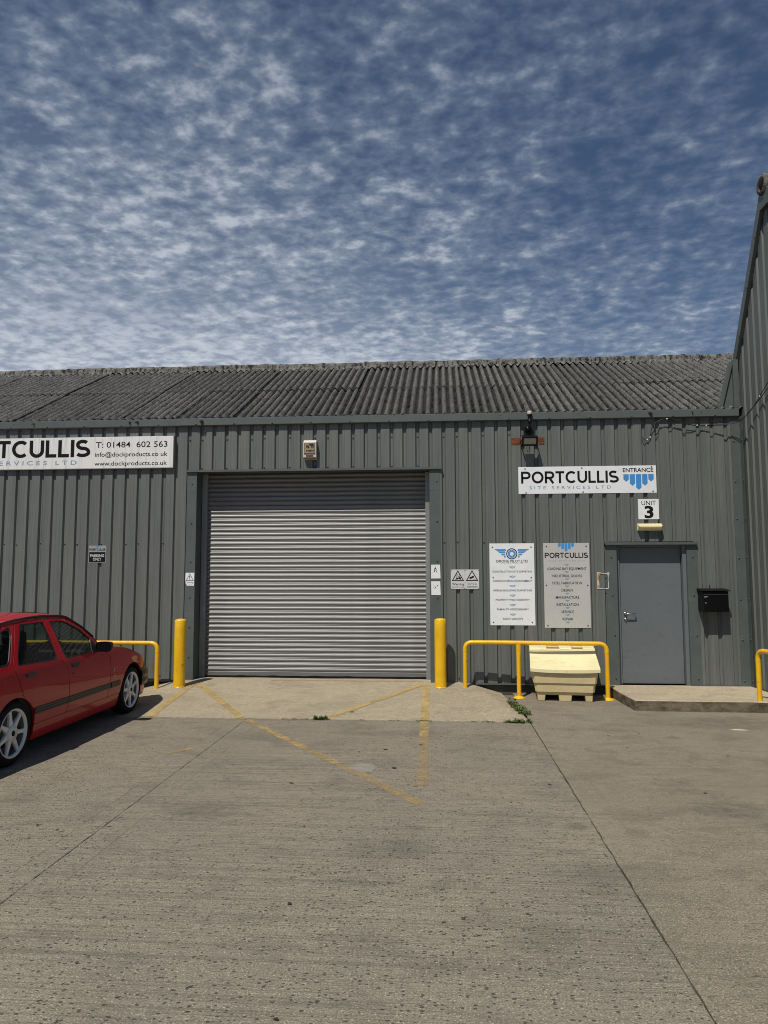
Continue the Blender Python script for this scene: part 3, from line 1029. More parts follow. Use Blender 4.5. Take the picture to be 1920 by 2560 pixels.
def build_warehouse():
    wh = thing('warehouse', 'grey corrugated metal warehouse with a silver roller shutter and old fibre cement roof', 'warehouse', (-2.0, 1.0, 0.0))
    front = lambda u, d, z: (u, d, z)
    ZB, ZT, ZL, ZD = 0.150, 4.085, 3.372, 2.226
    SX0, SX1 = -3.86, -0.02        # shutter opening as cut in the sheets
    DX0, DX1 = 2.50, 3.72
    XR = 4.36
    k = 0
    x = SB0 - 4 * SHEET
    while x < XR - 0.02:
        xa, xb = x + 0.0008, min(x + SHEET, XR)
        lift = 0.003 if k % 2 else 0.0
        parts = [(xa, xb, ZB, ZT)]
        for (o0, o1, oz) in ((SX0, SX1, ZL), (DX0, DX1, ZD)):
            new = []
            for (a, b, z0, z1) in parts:
                if b <= o0 or a >= o1 or z0 > 1:
                    new.append((a, b, z0, z1))
                    continue
                if a < o0:
                    new.append((a, o0, z0, z1))
                if b > o1:
                    new.append((o1, b, z0, z1))
                new.append((max(a, o0), min(b, o1), oz, z1))
            parts = new
        for (a, b, z0, z1) in parts:
            if b - a > 0.02:
                cladding(wh, a, b, z0, z1, X_R, front, lift=lift)
        x += SHEET
        k += 1
    # fixings, in the troughs
    mb = MB()
    kk = 0
    x = SB0 - 4 * SHEET
    for s in range(12):
        for t in (0, 2, 3):
            i = round((SB0 - X_R) / PITCH_R) + s * 5 - 20 + t
            sx = X_R + i * PITCH_R + 0.034
            for z in (0.205, 2.238, 3.86):
                if SX0 - 0.03 < sx < SX1 + 0.03 and z < 3.3:
                    continue
                if DX0 - 0.03 < sx < DX1 + 0.03 and z < 2.2:
                    continue
                if sx > XR:
                    continue
                screw(mb, (sx, DEP, z + random.uniform(-0.012, 0.012)), 'y')
            if SX0 < sx < SX1:
                screw(mb, (sx, DEP, 3.405), 'y')
            if DX0 < sx < DX1:
                screw(mb, (sx, DEP, 2.262), 'y')
    for jx in (-3.825, -0.055):
        for z in (0.5, 0.95, 1.40, 1.95, 2.55, 3.16):
            screw(mb, (jx + (0.03 if jx > -1 else 0), -0.004, z), 'y')
    for jx in (2.535, 3.70):
        for z in (0.24, 0.86, 1.44, 2.0):
            screw(mb, (jx + 0.02 * (z < 1), -0.004, z), 'y')
    for z in (0.22, 0.80, 1.38, 1.98, 2.55, 3.10, 3.70):
        screw(mb, (4.35, -0.012, z), 'y')
        screw(mb, (4.444, -0.075, z + 0.01), 'x')
    for sx in [-8.6 + 0.604 * i for i in range(22)]:
        if sx < 4.3:
            screw(mb, (sx, -0.062, 4.088), 'y')
    tag(mb.build('fixing_screw', 'fixing', wh), kind='stuff')
    # plinth, base drip and eaves trim
    for a, b in ((-10.2, SX0 - 0.02), (SX1 + 0.02, DX0 - 0.06)):
        mb = MB()
        mb.box(a, b, 0.055, 0.30, -0.03, 0.149)
        mb.build('plinth', 'plinth_concrete', wh)
    for a, b in ((-10.2, SX0 - 0.06), (SX1 + 0.05, DX0 - 0.06), (DX1 + 0.06, 4.30)):
        mb = MB()
        mb.box(a, b, -0.0075, 0.050, 0.136, 0.148)
        mb.box(a, b, -0.010, -0.006, 0.128, 0.152)
        mb.build('base_trim', 'flashing', wh)
    ex = [-9.9, -7.05, -4.22, -1.79 - 0.0, 1.03, 4.425]
    for i, (a, b) in enumerate(zip(ex, ex[1:])):
        mb = MB()
        o = 0.0015 * (i % 2)
        prof = [(0.0, 4.195), (-0.030, 4.190), (-0.058 - o, 4.176), (-0.060 - o, 4.074), (-0.050, 4.066), (-0.006, 4.064), (-0.006, 4.080), (0.0, 4.09)]
        prof = [(p[0], p[1]) for p in prof]
        mb.prism_yz(list(reversed(prof)), a, b + 0.03 * (i < 4))
        mb.build('eaves_flashing', 'flashing', wh, recalc=True)
    # opening trims of the shutter
    mb = MB()
    mb.box(-3.915, 0.055, -0.035, 0.34, 3.352, 3.369)
    mb.box(-3.915, 0.055, -0.038, -0.035, 3.338, 3.372)
    mb.build('lintel_flashing', 'flashing', wh)
    for (a, b, ra, rb) in ((-3.902, -3.752, -3.756, -3.752), (-0.137, 0.020, -0.137, -0.133)):
        mb = MB()
        mb.box(a, b, -0.004, 0.002, 0.120, 3.04)
        mb.box(a + 0.001, b - 0.001, -0.006, -0.0005, 3.02, 3.338)
        mb.box(ra, rb, 0.002, 0.34, 0.12, 3.35)
        ox = b if a < -2 else a
        mb.box((a - 0.004) if a < -2 else b, a if a < -2 else (b + 0.004), -0.004, 0.03, 0.12, 3.338)
        mb.build('jamb_flashing', 'flashing', wh)
    # door trims
    mb = MB()
    mb.box(2.440, 3.765, -0.048, 0.10, 2.196, 2.214)
    mb.box(2.440, 3.765, -0.051, -0.048, 2.178, 2.216)
    mb.build('lintel_flashing', 'flashing', wh)
    for (a, b, r0, r1) in ((2.458, 2.612, 2.608, 2.612), (3.618, 3.775, 3.618, 3.622)):
        mb = MB()
        mb.box(a, b, -0.004, 0.002, 0.142, 2.196)
        mb.box(r0, r1, 0.002, 0.16, 0.142, 2.196)
        mb.build('jamb_flashing', 'flashing', wh)
    fr = MB()
    fr.box(2.612, 2.672, 0.085, 0.16, 0.142, 2.196)
    fr.box(3.566, 3.618, 0.030, 0.16, 0.142, 2.196)
    fr.box(2.672, 3.566, 0.085, 0.16, 2.150, 2.196)
    fr.build('door_frame', 'door_paint', wh, bevel=0.004)
    dr = MB()
    dr.box(2.680, 3.560, 0.110, 0.155, 0.150, 2.146)
    door = dr.build('entrance_door', 'door_paint', wh, bevel=0.004)
    hd = MB()
    hd.lathe([(0.0005, -0.012), (0.026, -0.012), (0.027, -0.004), (0.027, 0.0)], (2.742, 0.108, 1.166), 'y', 18)
    hd.tube([(2.742, 0.10, 1.166), (2.742, 0.052, 1.166), (2.756, 0.046, 1.167), (2.80, 0.046, 1.168), (2.862, 0.047, 1.167), (2.872, 0.055, 1.167), (2.874, 0.075, 1.166)], 0.0095, 10)
    hd.build('door_handle', 'steel_bright', door)
    lk = MB()
    lk.lathe([(0.0005, -0.010), (0.024, -0.010), (0.026, -0.003), (0.026, 0.0)], (2.745, 0.108, 1.078), 'y', 18)
    lk.box(2.740, 2.750, 0.085, 0.10, 1.062, 1.090)
    lk.build('lock', 'steel_bright', door)
    # roller shutter
    sh = bpy.data.objects.new('roller_shutter', None)
    COL.objects.link(sh)
    sh.location = (-1.94, 0.31, 0.16)
    attach(sh, wh)
    CY = 0.315
    pitch = 0.0725
    prof = []
    for i in range(11):
        t = i / 10
        a = pi * (0.03 + 0.94 * t)
        prof.append((-0.0130 * sin(a), 0.0135 + 0.0565 * t))
    prof = [(0.004, 0.0), (-0.004, 0.0015), (-0.0075, 0.0055), (-0.0045, 0.0095)] + prof + [(0.004, pitch + 0.001)]
    mb = MB()
    v = []
    for (y, z) in prof:
        v += [(-1.735, y, z), (-0.6, y, z), (0.6, y, z), (1.735, y, z)]
    f = []
    for i in range(len(prof) - 1):
        for j in range(3):
            f.append((4 * i + j, 4 * i + j + 1, 4 * i + j + 5, 4 * i + j + 4))
    mb.add(v, f, True)
    slat_me = mb.build('slat', 'galvanised', mesh_only=True)
    z = 0.235
    while z < 3.55:
        o = bpy.data.objects.new('slat', slat_me)
        COL.objects.link(o)
        o.location = (-1.94, CY + random.uniform(-0.0012, 0.0012), z)
        o.rotation_euler = (random.uniform(-0.014, 0.014), random.uniform(-0.0006, 0.0006), random.uniform(-0.0008, 0.0008))
        attach(o, sh)
        z += pitch
    mb = MB()
    mb.box(-3.66, -0.205, CY - 0.012, CY + 0.012, 0.190, 0.236)
    mb.box(-3.66, -0.205, CY - 0.020, CY + 0.014, 0.183, 0.190)
    mb.build('bottom_rail', 'galvanised', sh)
    mb = MB()
    nn = 60
    v, f = [], []
    for i in range(nn + 1):
        xx = -3.66 + 3.455 * i / nn
        zz = 0.188 + mnoise.noise((xx * 6, 0, 0)) * 0.006
        v += [(xx, CY - 0.022, 0.145), (xx, CY - 0.022 + mnoise.noise((xx * 4, 3, 0)) * 0.004, zz), (xx, CY + 0.02, zz)]
    for i in range(nn):
        f += [(3 * i, 3 * i + 3, 3 * i + 4, 3 * i + 1), (3 * i + 1, 3 * i + 4, 3 * i + 5, 3 * i + 2)]
    mb.add(v, f)
    mb.build('weather_seal', 'rubber_black', sh)
    for (a, b, m) in ((-3.745, -3.662, 'galv_rail'), (-0.206, -0.142, 'galv_rail')):
        mb = MB()
        mb.box(a, b, 0.245, 0.300, 0.13, 3.34)
        mb.box(a + 0.012, b - 0.012, 0.300, 0.36, 0.13, 3.34)
        for zz in [0.4 + 0.62 * q for q in range(5)]:
            mb.lathe([(0.009, -0.006), (0.0005, -0.007)], ((a + b) / 2, 0.245, zz), 'y', 6)
        mb.build('guide_rail', m, sh)
    # dark interior behind the skin, back and end walls
    mb = MB()
    mb.box(-10.2, 4.30, 0.40, 0.46, -0.03, 4.08)
    mb.box(-10.2, -10.1, 0.46, 7.2, -0.03, 4.10)
    mb.box(7.2, 7.3, 0.46, 7.2, -0.03, 4.10)
    mb.box(-10.2, 7.3, 7.2, 7.3, -0.03, 4.10)
    mb.build('wall', 'liner_dark', wh)

    # ---- roof
    SL = math.tan(radians(27.3))
    Y0, Z0 = -0.02, 4.175
    SW = 0.9
    CP = SW / 7
    roof_pt = lambda y: Z0 + (y - Y0) * SL
    nrm = Vector((0, -SL, 1)).normalized()
    AMP = 0.034
    meshes = []
    for var in range(4):
        for row in range(2):
            ya, yb = ((-0.03, 1.68), (1.60, 3.42))[row]
            mb = MB()
            nu, nv = 57, 26
            v, f = [], []
            for j in range(nv + 1):
                for i in range(nu + 1):
                    x = (SW + 0.03) * i / nu
                    y = ya + (yb - ya) * j / nv
                    w = AMP * cos(2 * pi * x / CP)
                    s = mnoise.noise((x * 26 + var * 9, y * 26, row * 7)) * 0.0075 + mnoise.noise((x * 9 + var * 5, y * 9, row)) * 0.0075
                    low = row * 0.014 * (1 - j / nv) - (0.0 if row else 0.0)
                    p = Vector((x, y, roof_pt(y))) + nrm * (w + s + low + i / nu * 0.010)
                    v.append(tuple(p))
            for j in range(nv):
                for i in range(nu):
                    a = j * (nu + 1) + i
                    f.append((a, a + 1, a + nu + 2, a + nu + 1))
            # visible thickness at the lower edge
            e = [tuple(Vector(q) - nrm * 0.010) for q in v[:nu + 1]]
            mb.add(v, f, True)
            re_ = [v[j * (nu + 1) + nu] for j in range(nv + 1)]
            rd_ = [tuple(Vector(q) - nrm * 0.016) for q in re_]
            mb.add(re_ + rd_, [(j, j + nv + 1, j + nv + 2, j + 1) for j in range(nv)])
            mb.add(list(v[:nu + 1]) + e, [(i + nu + 1, i + nu + 2, i + 1, i) for i in range(nu)])
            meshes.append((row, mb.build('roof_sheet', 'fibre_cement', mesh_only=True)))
    RX0 = -3.24 - 8 * SW
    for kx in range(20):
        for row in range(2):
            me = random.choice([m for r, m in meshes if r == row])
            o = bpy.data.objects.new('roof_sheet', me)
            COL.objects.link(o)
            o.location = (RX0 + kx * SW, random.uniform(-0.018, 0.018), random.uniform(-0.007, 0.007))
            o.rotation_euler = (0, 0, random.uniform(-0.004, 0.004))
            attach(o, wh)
    # rear slope
    yr = 3.42
    zr = roof_pt(yr)
    mb = MB()
    mb.add([(RX0, yr, zr), (RX0 + 20 * SW, yr, zr), (RX0 + 20 * SW, 7.4, zr - 4.0 * SL), (RX0, 7.4, zr - 4.0 * SL)], [(0, 1, 2, 3)])
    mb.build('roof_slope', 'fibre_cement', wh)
    # ridge caps: roll with wings, a collar at each joint
    for kx in range(20):
        mb = MB()
        x0 = RX0 + kx * SW - 0.05
        nn = 30
        sec = [(-0.205, -0.094), (-0.150, -0.066), (-0.098, -0.042)] + [(0.092 * cos(a), 0.092 * sin(a) - 0.005) for a in [radians(180 - 18 * q) for q in range(11)]] + [(0.10, -0.042), (0.24, -0.13)]
        v, f = [], []
        sag = random.uniform(-0.006, 0.008)
        for i in range(nn + 1):
            x = x0 + (SW + 0.03) * i / nn
            for q, (dy, dz) in enumerate(sec):
                sc = 1.10 if i < 3 else 1.0
                n1 = mnoise.noise((x * 7, dy * 9, dz * 9)) * 0.010 + mnoise.noise((x * 22, dy * 22, 4)) * 0.005
                wv = 0.0
                if q == 0:
                    wv = AMP * 0.8 * cos(2 * pi * (x - RX0) / CP)
                v.append((x, yr + 0.03 + dy * sc * (1 if q else 1 / sc), zr + 0.042 + dz * sc + n1 + wv + sag))
        ns = len(sec)
        for i in range(nn):
            for q in range(ns - 1):
                a = i * ns + q
                f.append((a, a + ns, a + ns + 1, a + 1))
        mb.add(v, f, True)
        mb.build('ridge_cap', 'ridge_cement', wh)
    # moss and dirt lumps sitting in the valleys of the sheets
    mb = MB()
    rnd = random.Random(21)
    for _ in range(1700):
        kx = rnd.randint(-2, 150)
        y = rnd.random() ** 1.3 * 3.3
        x = RX0 + (kx + 0.5) * CP + rnd.uniform(-0.012, 0.012)
        if not (-9.6 < x < 7.0):
            continue
        r = 0.010 + 0.030 * rnd.random() ** 2.2 * (1.25 if y < 0.9 else 1.0)
        c = Vector((x, y, roof_pt(y))) + nrm * (-AMP + 0.027)
        ln = rnd.uniform(0.8, 4.0)
        ring = []
        m = 7
        for q in range(m):
            a = 2 * pi * q / m
            k = rnd.uniform(0.35, 1.5)
            dx, dy = cos(a) * r * k, sin(a) * r * ln * k
            ring.append(tuple(c + Vector((dx, dy, dy * SL)) + nrm * (-0.004)))
        tip = [tuple(c + (Vector(q) - c) * 0.55 + nrm * r * rnd.uniform(0.1, 0.55)) for q in ring]
        mb.add(ring + tip, [(q, (q + 1) % m, (q + 1) % m + m, q + m) for q in range(m)] + [tuple(range(m, 2 * m))], True)
    tag(mb.build('moss', 'moss_dark', wh), kind='stuff')
    # corner trim and the flashing that closes the roof against the taller gable
    for z0, z1 in ((0.135, 2.52), (2.50, 4.064)):
        mb = MB()
        o = 0.001 if z0 > 1 else 0
        mb.box(4.315, 4.448, -0.012 - o, -0.008 - o, z0, z1)
        mb.box(4.315, 4.319, -0.008, 0.03, z0, z1)
        mb.box(4.444 - o, 4.448 - o, -0.105, -0.012, z0, z1)
        mb.build('corner_flashing', 'flashing', wh)
    mb = MB()
    mb.prism_xz([(4.175, 4.196), (4.46, 4.196), (4.46, 4.92), (4.375, 4.92)], 0.03, 0.07)
    mb.build('abutment_flashing', 'flashing', wh)
    mb = MB()
    mb.prism_xz([(4.155, 4.197), (4.215, 4.197), (4.395, 4.90), (4.335, 4.90)], -0.010, 0.029)
    mb.build('abutment_flashing', 'flashing', wh, bevel=0.004)
    mb = MB()
    mb.box(4.385, 4.462, -0.022, 0.028, 4.197, 4.93)
    mb.build('abutment_flashing', 'flashing', wh, bevel=0.004)
    return wh


def build_gable():
    sb = thing('gable_building', 'taller grey corrugated building on the right with a steep gable', 'building', (6.5, -1.1, 0))
    X0 = 4.49
    ZA = 6.93

    def gz(y):
        if y > -1.0:
            return ZA - 1.80 * (y + 1.0)
        if y < -1.24:
            return ZA - 1.80 * (-1.24 - y)
        return ZA
    side = lambda u, d, z: (X0 + d, u, z)
    y = 0.8
    k = 0
    while y > -2.75:
        yb = max(y - SHEET, -2.78)
        cuts = []
        cladding(sb, yb, y - 0.0008, 0.155, lambda u: gz(u) - 0.12, 0.03, side, lift=0.0015 * (k % 2))
        y -= SHEET
        k += 1
    # horizontal sheet lap seen low under the cables is a shadow line: a thin upper sheet edge
    # verge flashing
    for (ya, yb) in ((-1.0, 0.95), (-1.24, -2.8)):
        L = [(ya, gz(ya)), (yb, gz(yb))]
        mb = MB()
        s = 1 if yb > ya else -1
        poly = [(ya, gz(ya) + 0.02), (yb, gz(yb) + 0.02), (yb, gz(yb) - 0.22), (ya, gz(ya) - 0.22)]
        if s > 0:
            poly = list(reversed(poly))
        mb.prism_yz(poly, X0 - 0.055, X0 - 0.008)
        mb.build('verge_flashing', 'flashing', sb, recalc=True)
    mb = MB()
    mb.box(X0 - 0.058, X0 - 0.008, -1.2385, -1.0015, ZA - 0.21, ZA + 0.02)
    mb.build('verge_flashing', 'flashing', sb)
    mb = MB()
    for q in range(6):
        yy = -0.83 + 0.33 * q
        screw(mb, (X0 - 0.055, yy, gz(yy) - 0.19), 'x', 0.012)
    tag(mb.build('fixing_screw', 'fixing', sb), kind='stuff')
    mb = MB()
    mb.box(X0 - 0.012, X0 + 0.04, -2.78, -0.01, 0.134, 0.154)
    mb.build('base_trim', 'flashing', sb)
    mb = MB()
    mb.box(X0 + 0.05, 9.0, -2.74, 0.3, -0.03, 0.15)
    mb.build('plinth', 'plinth_concrete', sb)
    # end wall towards the yard
    x = X0 - 0.02
    while x < 9:
        cladding(sb, x, x + SHEET - 0.0008, 0.155, gz(-2.8) - 0.1, X_R, lambda u, d, z: (u, -2.79 + d, z))
        x += SHEET
    # steep roof slopes
    for a, b in ((-1.0, 0.60), (-1.24, -2.86)):
        mb = MB()
        mb.add([(X0 - 0.03, a, gz(a) + 0.005), (9.3, a, gz(a) + 0.005), (9.3, b, gz(b) + 0.005), (X0 - 0.03, b, gz(b) + 0.005)], [(0, 1, 2, 3)])
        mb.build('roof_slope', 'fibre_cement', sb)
    # ridge roll with its ring-shaped end
    mb = MB()
    v, f = [], []
    n = 20
    for i in range(40):
        xx = X0 + 0.02 + i * 0.12
        for q in range(n):
            a = 2 * pi * q / n
            r = 0.118 + mnoise.noise((xx * 5, cos(a) * 2, sin(a) * 2)) * 0.006
            v.append((xx, -1.12 + r * cos(a), ZA + 0.10 + r * sin(a)))
    for i in range(39):
        for q in range(n):
            f.append((i * n + q, i * n + (q + 1) % n, (i + 1) * n + (q + 1) % n, (i + 1) * n + q))
    mb.add(v, f, True)
    mb.build('ridge_roll', 'ridge_cement', sb)
    mb = MB()
    prof = [(0.070, 0.03), (0.085, -0.06), (0.100, -0.075), (0.128, -0.07), (0.142, -0.04), (0.142, 0.02), (0.128, 0.045), (0.112, 0.05)]
    mb.lathe(prof, (X0 - 0.01, -1.12, ZA + 0.10), 'x', 32)
    mb.lathe([(0.07, 0.03), (0.0005, 0.02)], (X0 - 0.01, -1.12, ZA + 0.10), 'x', 32)
    vv = []
    for p in mb.v:
        q = Vector(p)
        d = mnoise.noise(q * 22) * 0.009 + mnoise.noise(q * 60) * 0.004
        c = Vector((q.x, -1.12, ZA + 0.10))
        rad = (q - c)
        vv.append(tuple(q + rad.normalized() * d if rad.length > 0.01 else q))
    mb.v = vv
    mb.build('ridge_end', 'ridge_cement', sb)


build_warehouse()
build_gable()

# ---------------------------------------------------------------- steel posts and rails
def dome_post(c, r, h):
    x, y, z = c
    prof = [(r, -0.05)] + [(r, h * i / 8 - r * 0.35 * i / 8) for i in range(9)]
    top = h - r * 0.35
    for i in range(1, 6):
        a = pi / 2 * i / 5
        prof.append((max(0.0005, r * cos(a)), top + r * 0.35 * sin(a)))
    mb = MB()
    mb.lathe(prof, c, 'z', 28)
    vv = []
    for p in mb.v:
        q = Vector(p)
        d = mnoise.noise(q * 8) * 0.0015
        rad = Vector((q.x - x, q.y - y, 0))
        vv.append(tuple(q + (rad.normalized() * d if rad.length > 0.01 else Vector((0, 0, 0)))))
    mb.v = vv
    return mb


def build_posts():
    grp = 'yellow bollards guarding the shutter'
    for x, y, lab in ((-3.80, -0.44, 'yellow steel bollard left of the roller shutter, nearer the red car'),
                      (0.008, -0.30, 'yellow steel bollard right of the roller shutter, below the pictogram notices')):
        zb = apron_z(x, y)
        t = thing('bollard', lab, 'bollard', (x, y, zb), grp)
        dome_post((x, y, zb), 0.084, 0.985).build('post', 'yellow_paint', t)
        mb = MB()
        ring = []
        n = 26
        for k in range(n):
            a = 2 * pi * k / n
            rr = 0.088 + random.uniform(-0.003, 0.009)
            ring.append((x + rr * cos(a), y + rr * sin(a), apron_z(x + rr * cos(a), y + rr * sin(a)) + 0.004))
        inner = [(x + 0.083 * cos(2 * pi * k / n), y + 0.083 * sin(2 * pi * k / n), zb + 0.012) for k in range(n)]
        mb.add(ring + inner, [(k, (k + 1) % n, (k + 1) % n + n, k + n) for k in range(n)], True)
        mb.build('base_fillet', 'yellow_paint', t)

    def hoop(name, label, pts, grp2, mids=(), flanges=(), r=0.031, bend=0.11, joint=True):
        """pts: foot, top corner, top corner, foot"""
        P = [Vector(p) for p in pts]
        path = [P[0]]
        for i in (1, 2):
            a = (P[i - 1] - P[i]).normalized()
            b = (P[i + 1] - P[i]).normalized()
            s, e = P[i] + a * bend, P[i] + b * bend
            for q in range(9):
                u = q / 8
                path.append(s * (1 - u) ** 2 + P[i] * 2 * u * (1 - u) + e * u * u)
        path.append(P[3])
        # subdivide straight runs
        c = P[0]
        t = thing(name, label, 'guard rail', (P[0].x, P[0].y, P[0].z), grp2)
        full = []
        for a, b in zip(path, path[1:]):
            n = max(1, int((b - a).length / 0.25))
            full += [a + (b - a) * k / n for k in range(n)]
        full.append(path[-1])
        mb = MB()
        mb.tube(full, r, 18)
        mb.build('rail_tube', 'yellow_paint', t)
        if joint:
            for i in (1, 2):
                a = (P[i - 1] - P[i]).normalized() if i == 1 else (P[3] - P[2]).normalized()
                p = P[i] + a * (bend + 0.015)
                mb = MB()
                mb.tube([p - a * 0.004, p + a * 0.004], r + 0.0022, 18)
                mb.build('weld_seam', 'yellow_paint', t)
        for (f, top) in mids:
            mb = MB()
            f, top = Vector(f), Vector(top)
            mb.tube([f, f + (top - f) * 0.3, f + (top - f) * 0.7, f + (top - f) * 0.92, top], [r, r, r, r * 1.08, r * 1.15], 18)
            mb.build('post', 'yellow_paint', t)
        for f in flanges:
            mb = MB()
            mb.lathe([(0.086, 0.0), (0.086, 0.010), (0.080, 0.014), (0.050, 0.016), (0.044, 0.026), (0.030, 0.034)], f, 'z', 24)
            for k in range(4):
                a = pi / 4 + k * pi / 2
                mb.lathe([(0.011, 0.012), (0.011, 0.024), (0.0005, 0.026)], (f[0] + 0.062 * cos(a), f[1] + 0.062 * sin(a), f[2]), 'z', 6)
            mb.build('base_flange', 'yellow_paint', t)
        return t
    g2 = 'yellow tubular guard rails along the wall'
    zt = 0.772
    hoop('guard_rail', 'yellow tubular guard rail with three posts round the cream grit bin', [(0.362, -0.30, apron_z(0.362, -0.30) - 0.02), (0.362, -0.30, zt), (2.335, -0.43, zt), (2.335, -0.43, 0.0)], g2,
         mids=[((1.118, -0.36, 0.0), (1.118, -0.36, zt - 0.02))], flanges=[(1.118, -0.36, 0.0), (2.335, -0.43, 0.0)])
    hoop('guard_rail', 'yellow tubular guard rail against the wall behind the red car', [(-4.165, -0.38, apron_z(-4.165, -0.38) - 0.03), (-4.165, -0.38, 0.742), (-6.55, -0.36, 0.742), (-6.55, -0.36, -0.02)], g2)
    hoop('guard_rail', 'yellow guard rail on the door step beside the right hand gable wall', [(4.052, -1.20, 0.135), (4.052, -1.20, 0.772), (4.30, -2.10, 0.772), (4.30, -2.10, -0.02)], g2)


build_posts()


# ---------------------------------------------------------------- signs and fittings on the wall
def panel(t, poly, y0, y1, mat, name='panel', bevel=0.0015):
    mb = MB()
    mb.prism_xz(poly, y0, y1)
    return mb.build(name, mat, t, bevel=bevel)


def rect(x0, x1, z0, z1):
    return [(x0, z0), (x1, z0), (x1, z1), (x0, z1)]


def sign_screws(t, pts, y, mat='fixing', r=0.0105):
    for (x, z) in pts:
        mb = MB()
        mb.lathe([(r, 0.0), (r, -0.003), (r * 0.6, -0.0065), (0.0005, -0.007)], (x, y, z), 'y', 10)
        mb.build('screw', mat, t)


def build_signs():
    # long fascia sign, running out of the frame on the left
    t = thing('fascia_sign', 'long streaked white sign with a telephone number, high on the wall above the red car', 'sign', (-6.3, -0.05, 3.40))
    zb, ztp = 3.415, 3.912
    for (a, b) in ((-8.72, -6.312), (-6.309, -4.125)):
        panel(t, rect(a, b, zb, ztp), -0.055, -0.001, 'sign_streaked', bevel=0.003)
    mb = MB()
    mb.box(-8.722, -4.123, -0.057, -0.001, zb - 0.008, zb - 0.0005)
    mb.box(-4.1245, -4.119, -0.057, -0.001, zb - 0.008, ztp)
    mb.build('edge_trim', 'sign_edge', t)
    yl = -0.0565
    cap = 0.275
    geo_word('PORTCULLIS', -7.835, -5.468, 3.598, cap, yl, 'ink_black', t, weight=0.195)
    put_text('S I T E   S E R V I C E S   L T D', -7.60, -5.68, 3.512, 0.066, yl, 'ink_steel', t, 0.004)
    put_text('T: 01484  602 563', -5.375, -4.218, 3.787, 0.090, yl, 'ink_black', t, 0.004)
    put_text('info@dockproducts.co uk', -5.385, -4.215, 3.633, 0.068, yl, 'ink_black', t, 0.006)
    put_text('www.dockproducts.co.uk', -5.390, -4.218, 3.490, 0.068, yl, 'ink_black', t, 0.006)

    # parking sign
    t = thing('parking_sign', 'small parking only sign, black lower half, on the wall above the red car', 'sign', (-5.317, -0.004, 1.94))
    panel(t, rect(-5.458, -5.177, 1.938, 2.202), -0.005, -0.001, 'sign_edge')
    panel(t, rect(-5.448, -5.187, 1.948, 2.102), -0.0062, -0.0052, 'ink_black', 'black_field', 0)
    geo_word('PORTCULLIS', -5.448, -5.188, 2.125, 0.034, -0.006, 'ink_black', t, weight=0.2)
    mb = MB()
    emblem_bars(mb, -5.318, 2.200, 0.060, 0.030, -0.006)
    mb.build('emblem', 'ink_blue', t)
    put_text('PARKING', -5.430, -5.206, 2.047, 0.043, -0.0072, 'ink_white', t, 0.012)
    put_text('ONLY', -5.385, -5.250, 1.992, 0.043, -0.0072, 'ink_white', t, 0.012)

    # entrance sign
    t = thing('entrance_sign', 'wide white entrance sign with blue hanging bars above the number plate', 'sign', (2.21, -0.004, 2.95))
    panel(t, rect(1.200, 3.222, 2.948, 3.357), -0.006, -0.001, 'sign_white')
    yl = -0.0068
    geo_word('PORTCULLIS', 1.240, 2.675, 3.105, 0.182, yl, 'ink_black', t)
    put_text('S I T E   S E R V I C E S   L T D', 1.362, 2.562, 3.040, 0.046, yl, 'ink_steel', t, 0.002)
    put_text('ENTRANCE', 2.738, 3.182, 3.291, 0.058, yl, 'ink_black', t, 0.022)
    mb = MB()
    emblem_bars(mb, 2.965, 3.228, 0.452, 0.235, yl)
    mb.build('emblem', 'ink_blue', t)
    sign_screws(t, [(1.30, 3.327), (2.14, 3.332), (3.157, 3.338), (1.31, 2.965), (2.15, 2.970), (3.168, 2.972)], -0.006)

    # unit number
    t = thing('number_plate', 'square white plate with the unit number above the bulkhead light', 'sign', (3.095, -0.004, 2.555))
    panel(t, rect(2.945, 3.245, 2.555, 2.855), -0.005, -0.001, 'sign_white')
    put_text('UNIT', 2.995, 3.203, 2.797, 0.064, -0.0058, 'ink_black', t, 0.006)
    put_text('3', 3.035, 3.165, 2.662, 0.168, -0.0058, 'ink_black', t, 0.035)

    # aviation company board
    t = thing('service_board', 'white board with a winged shutter emblem, left of the pair of boards', 'sign', (1.08, -0.004, 0.99))
    x0, x1, zb, ztp = 0.752, 1.412, 0.995, 2.207
    panel(t, rect(x0, x1, zb, ztp), -0.006, -0.001, 'sign_white')
    yl = -0.0068
    cx, cz = 1.082, 2.052
    mb = MB()
    n = 36
    ro, ri = 0.082, 0.068
    for k in range(n):
        a, b = 2 * pi * k / n, 2 * pi * (k + 1) / n
        flat_poly(mb, [(cx + ro * cos(a), cz + ro * sin(a)), (cx + ri * cos(a), cz + ri * sin(a)), (cx + ri * cos(b), cz + ri * sin(b)), (cx + ro * cos(b), cz + ro * sin(b))], yl)
    mb.build('emblem_ring', 'ink_black', t)
    mb = MB()
    for k in range(8):
        a = 2 * pi * k / 8
        g = 0.05
        pts = [(0.060, a + g), (0.060, a + pi / 8), (0.060, a + 2 * pi / 8 - g * 0.3), (0.030, a + 2 * pi / 8 + 0.50), (0.028, a + 0.62)]
        flat_poly(mb, [(cx + r * cos(q), cz + r * sin(q)) for r, q in pts], yl)
    mb.build('shutter_blade', 'ink_blue', t)
    for s in (-1, 1):
        mb = MB()
        for k, (ri_, rt, ztip) in enumerate(((0.085, 0.262, 2.122), (0.094, 0.212, 2.090), (0.096, 0.162, 2.055), (0.088, 0.118, 2.022))):
            h = 0.026
            flat_poly(mb, [(cx + s * ri_, ztip - h), (cx + s * (ri_ + (rt - ri_) * 0.72), ztip - h), (cx + s * rt, ztip), (cx + s * (ri_ + 0.004), ztip)], yl)
        mb.build('wing', 'ink_blue', t)
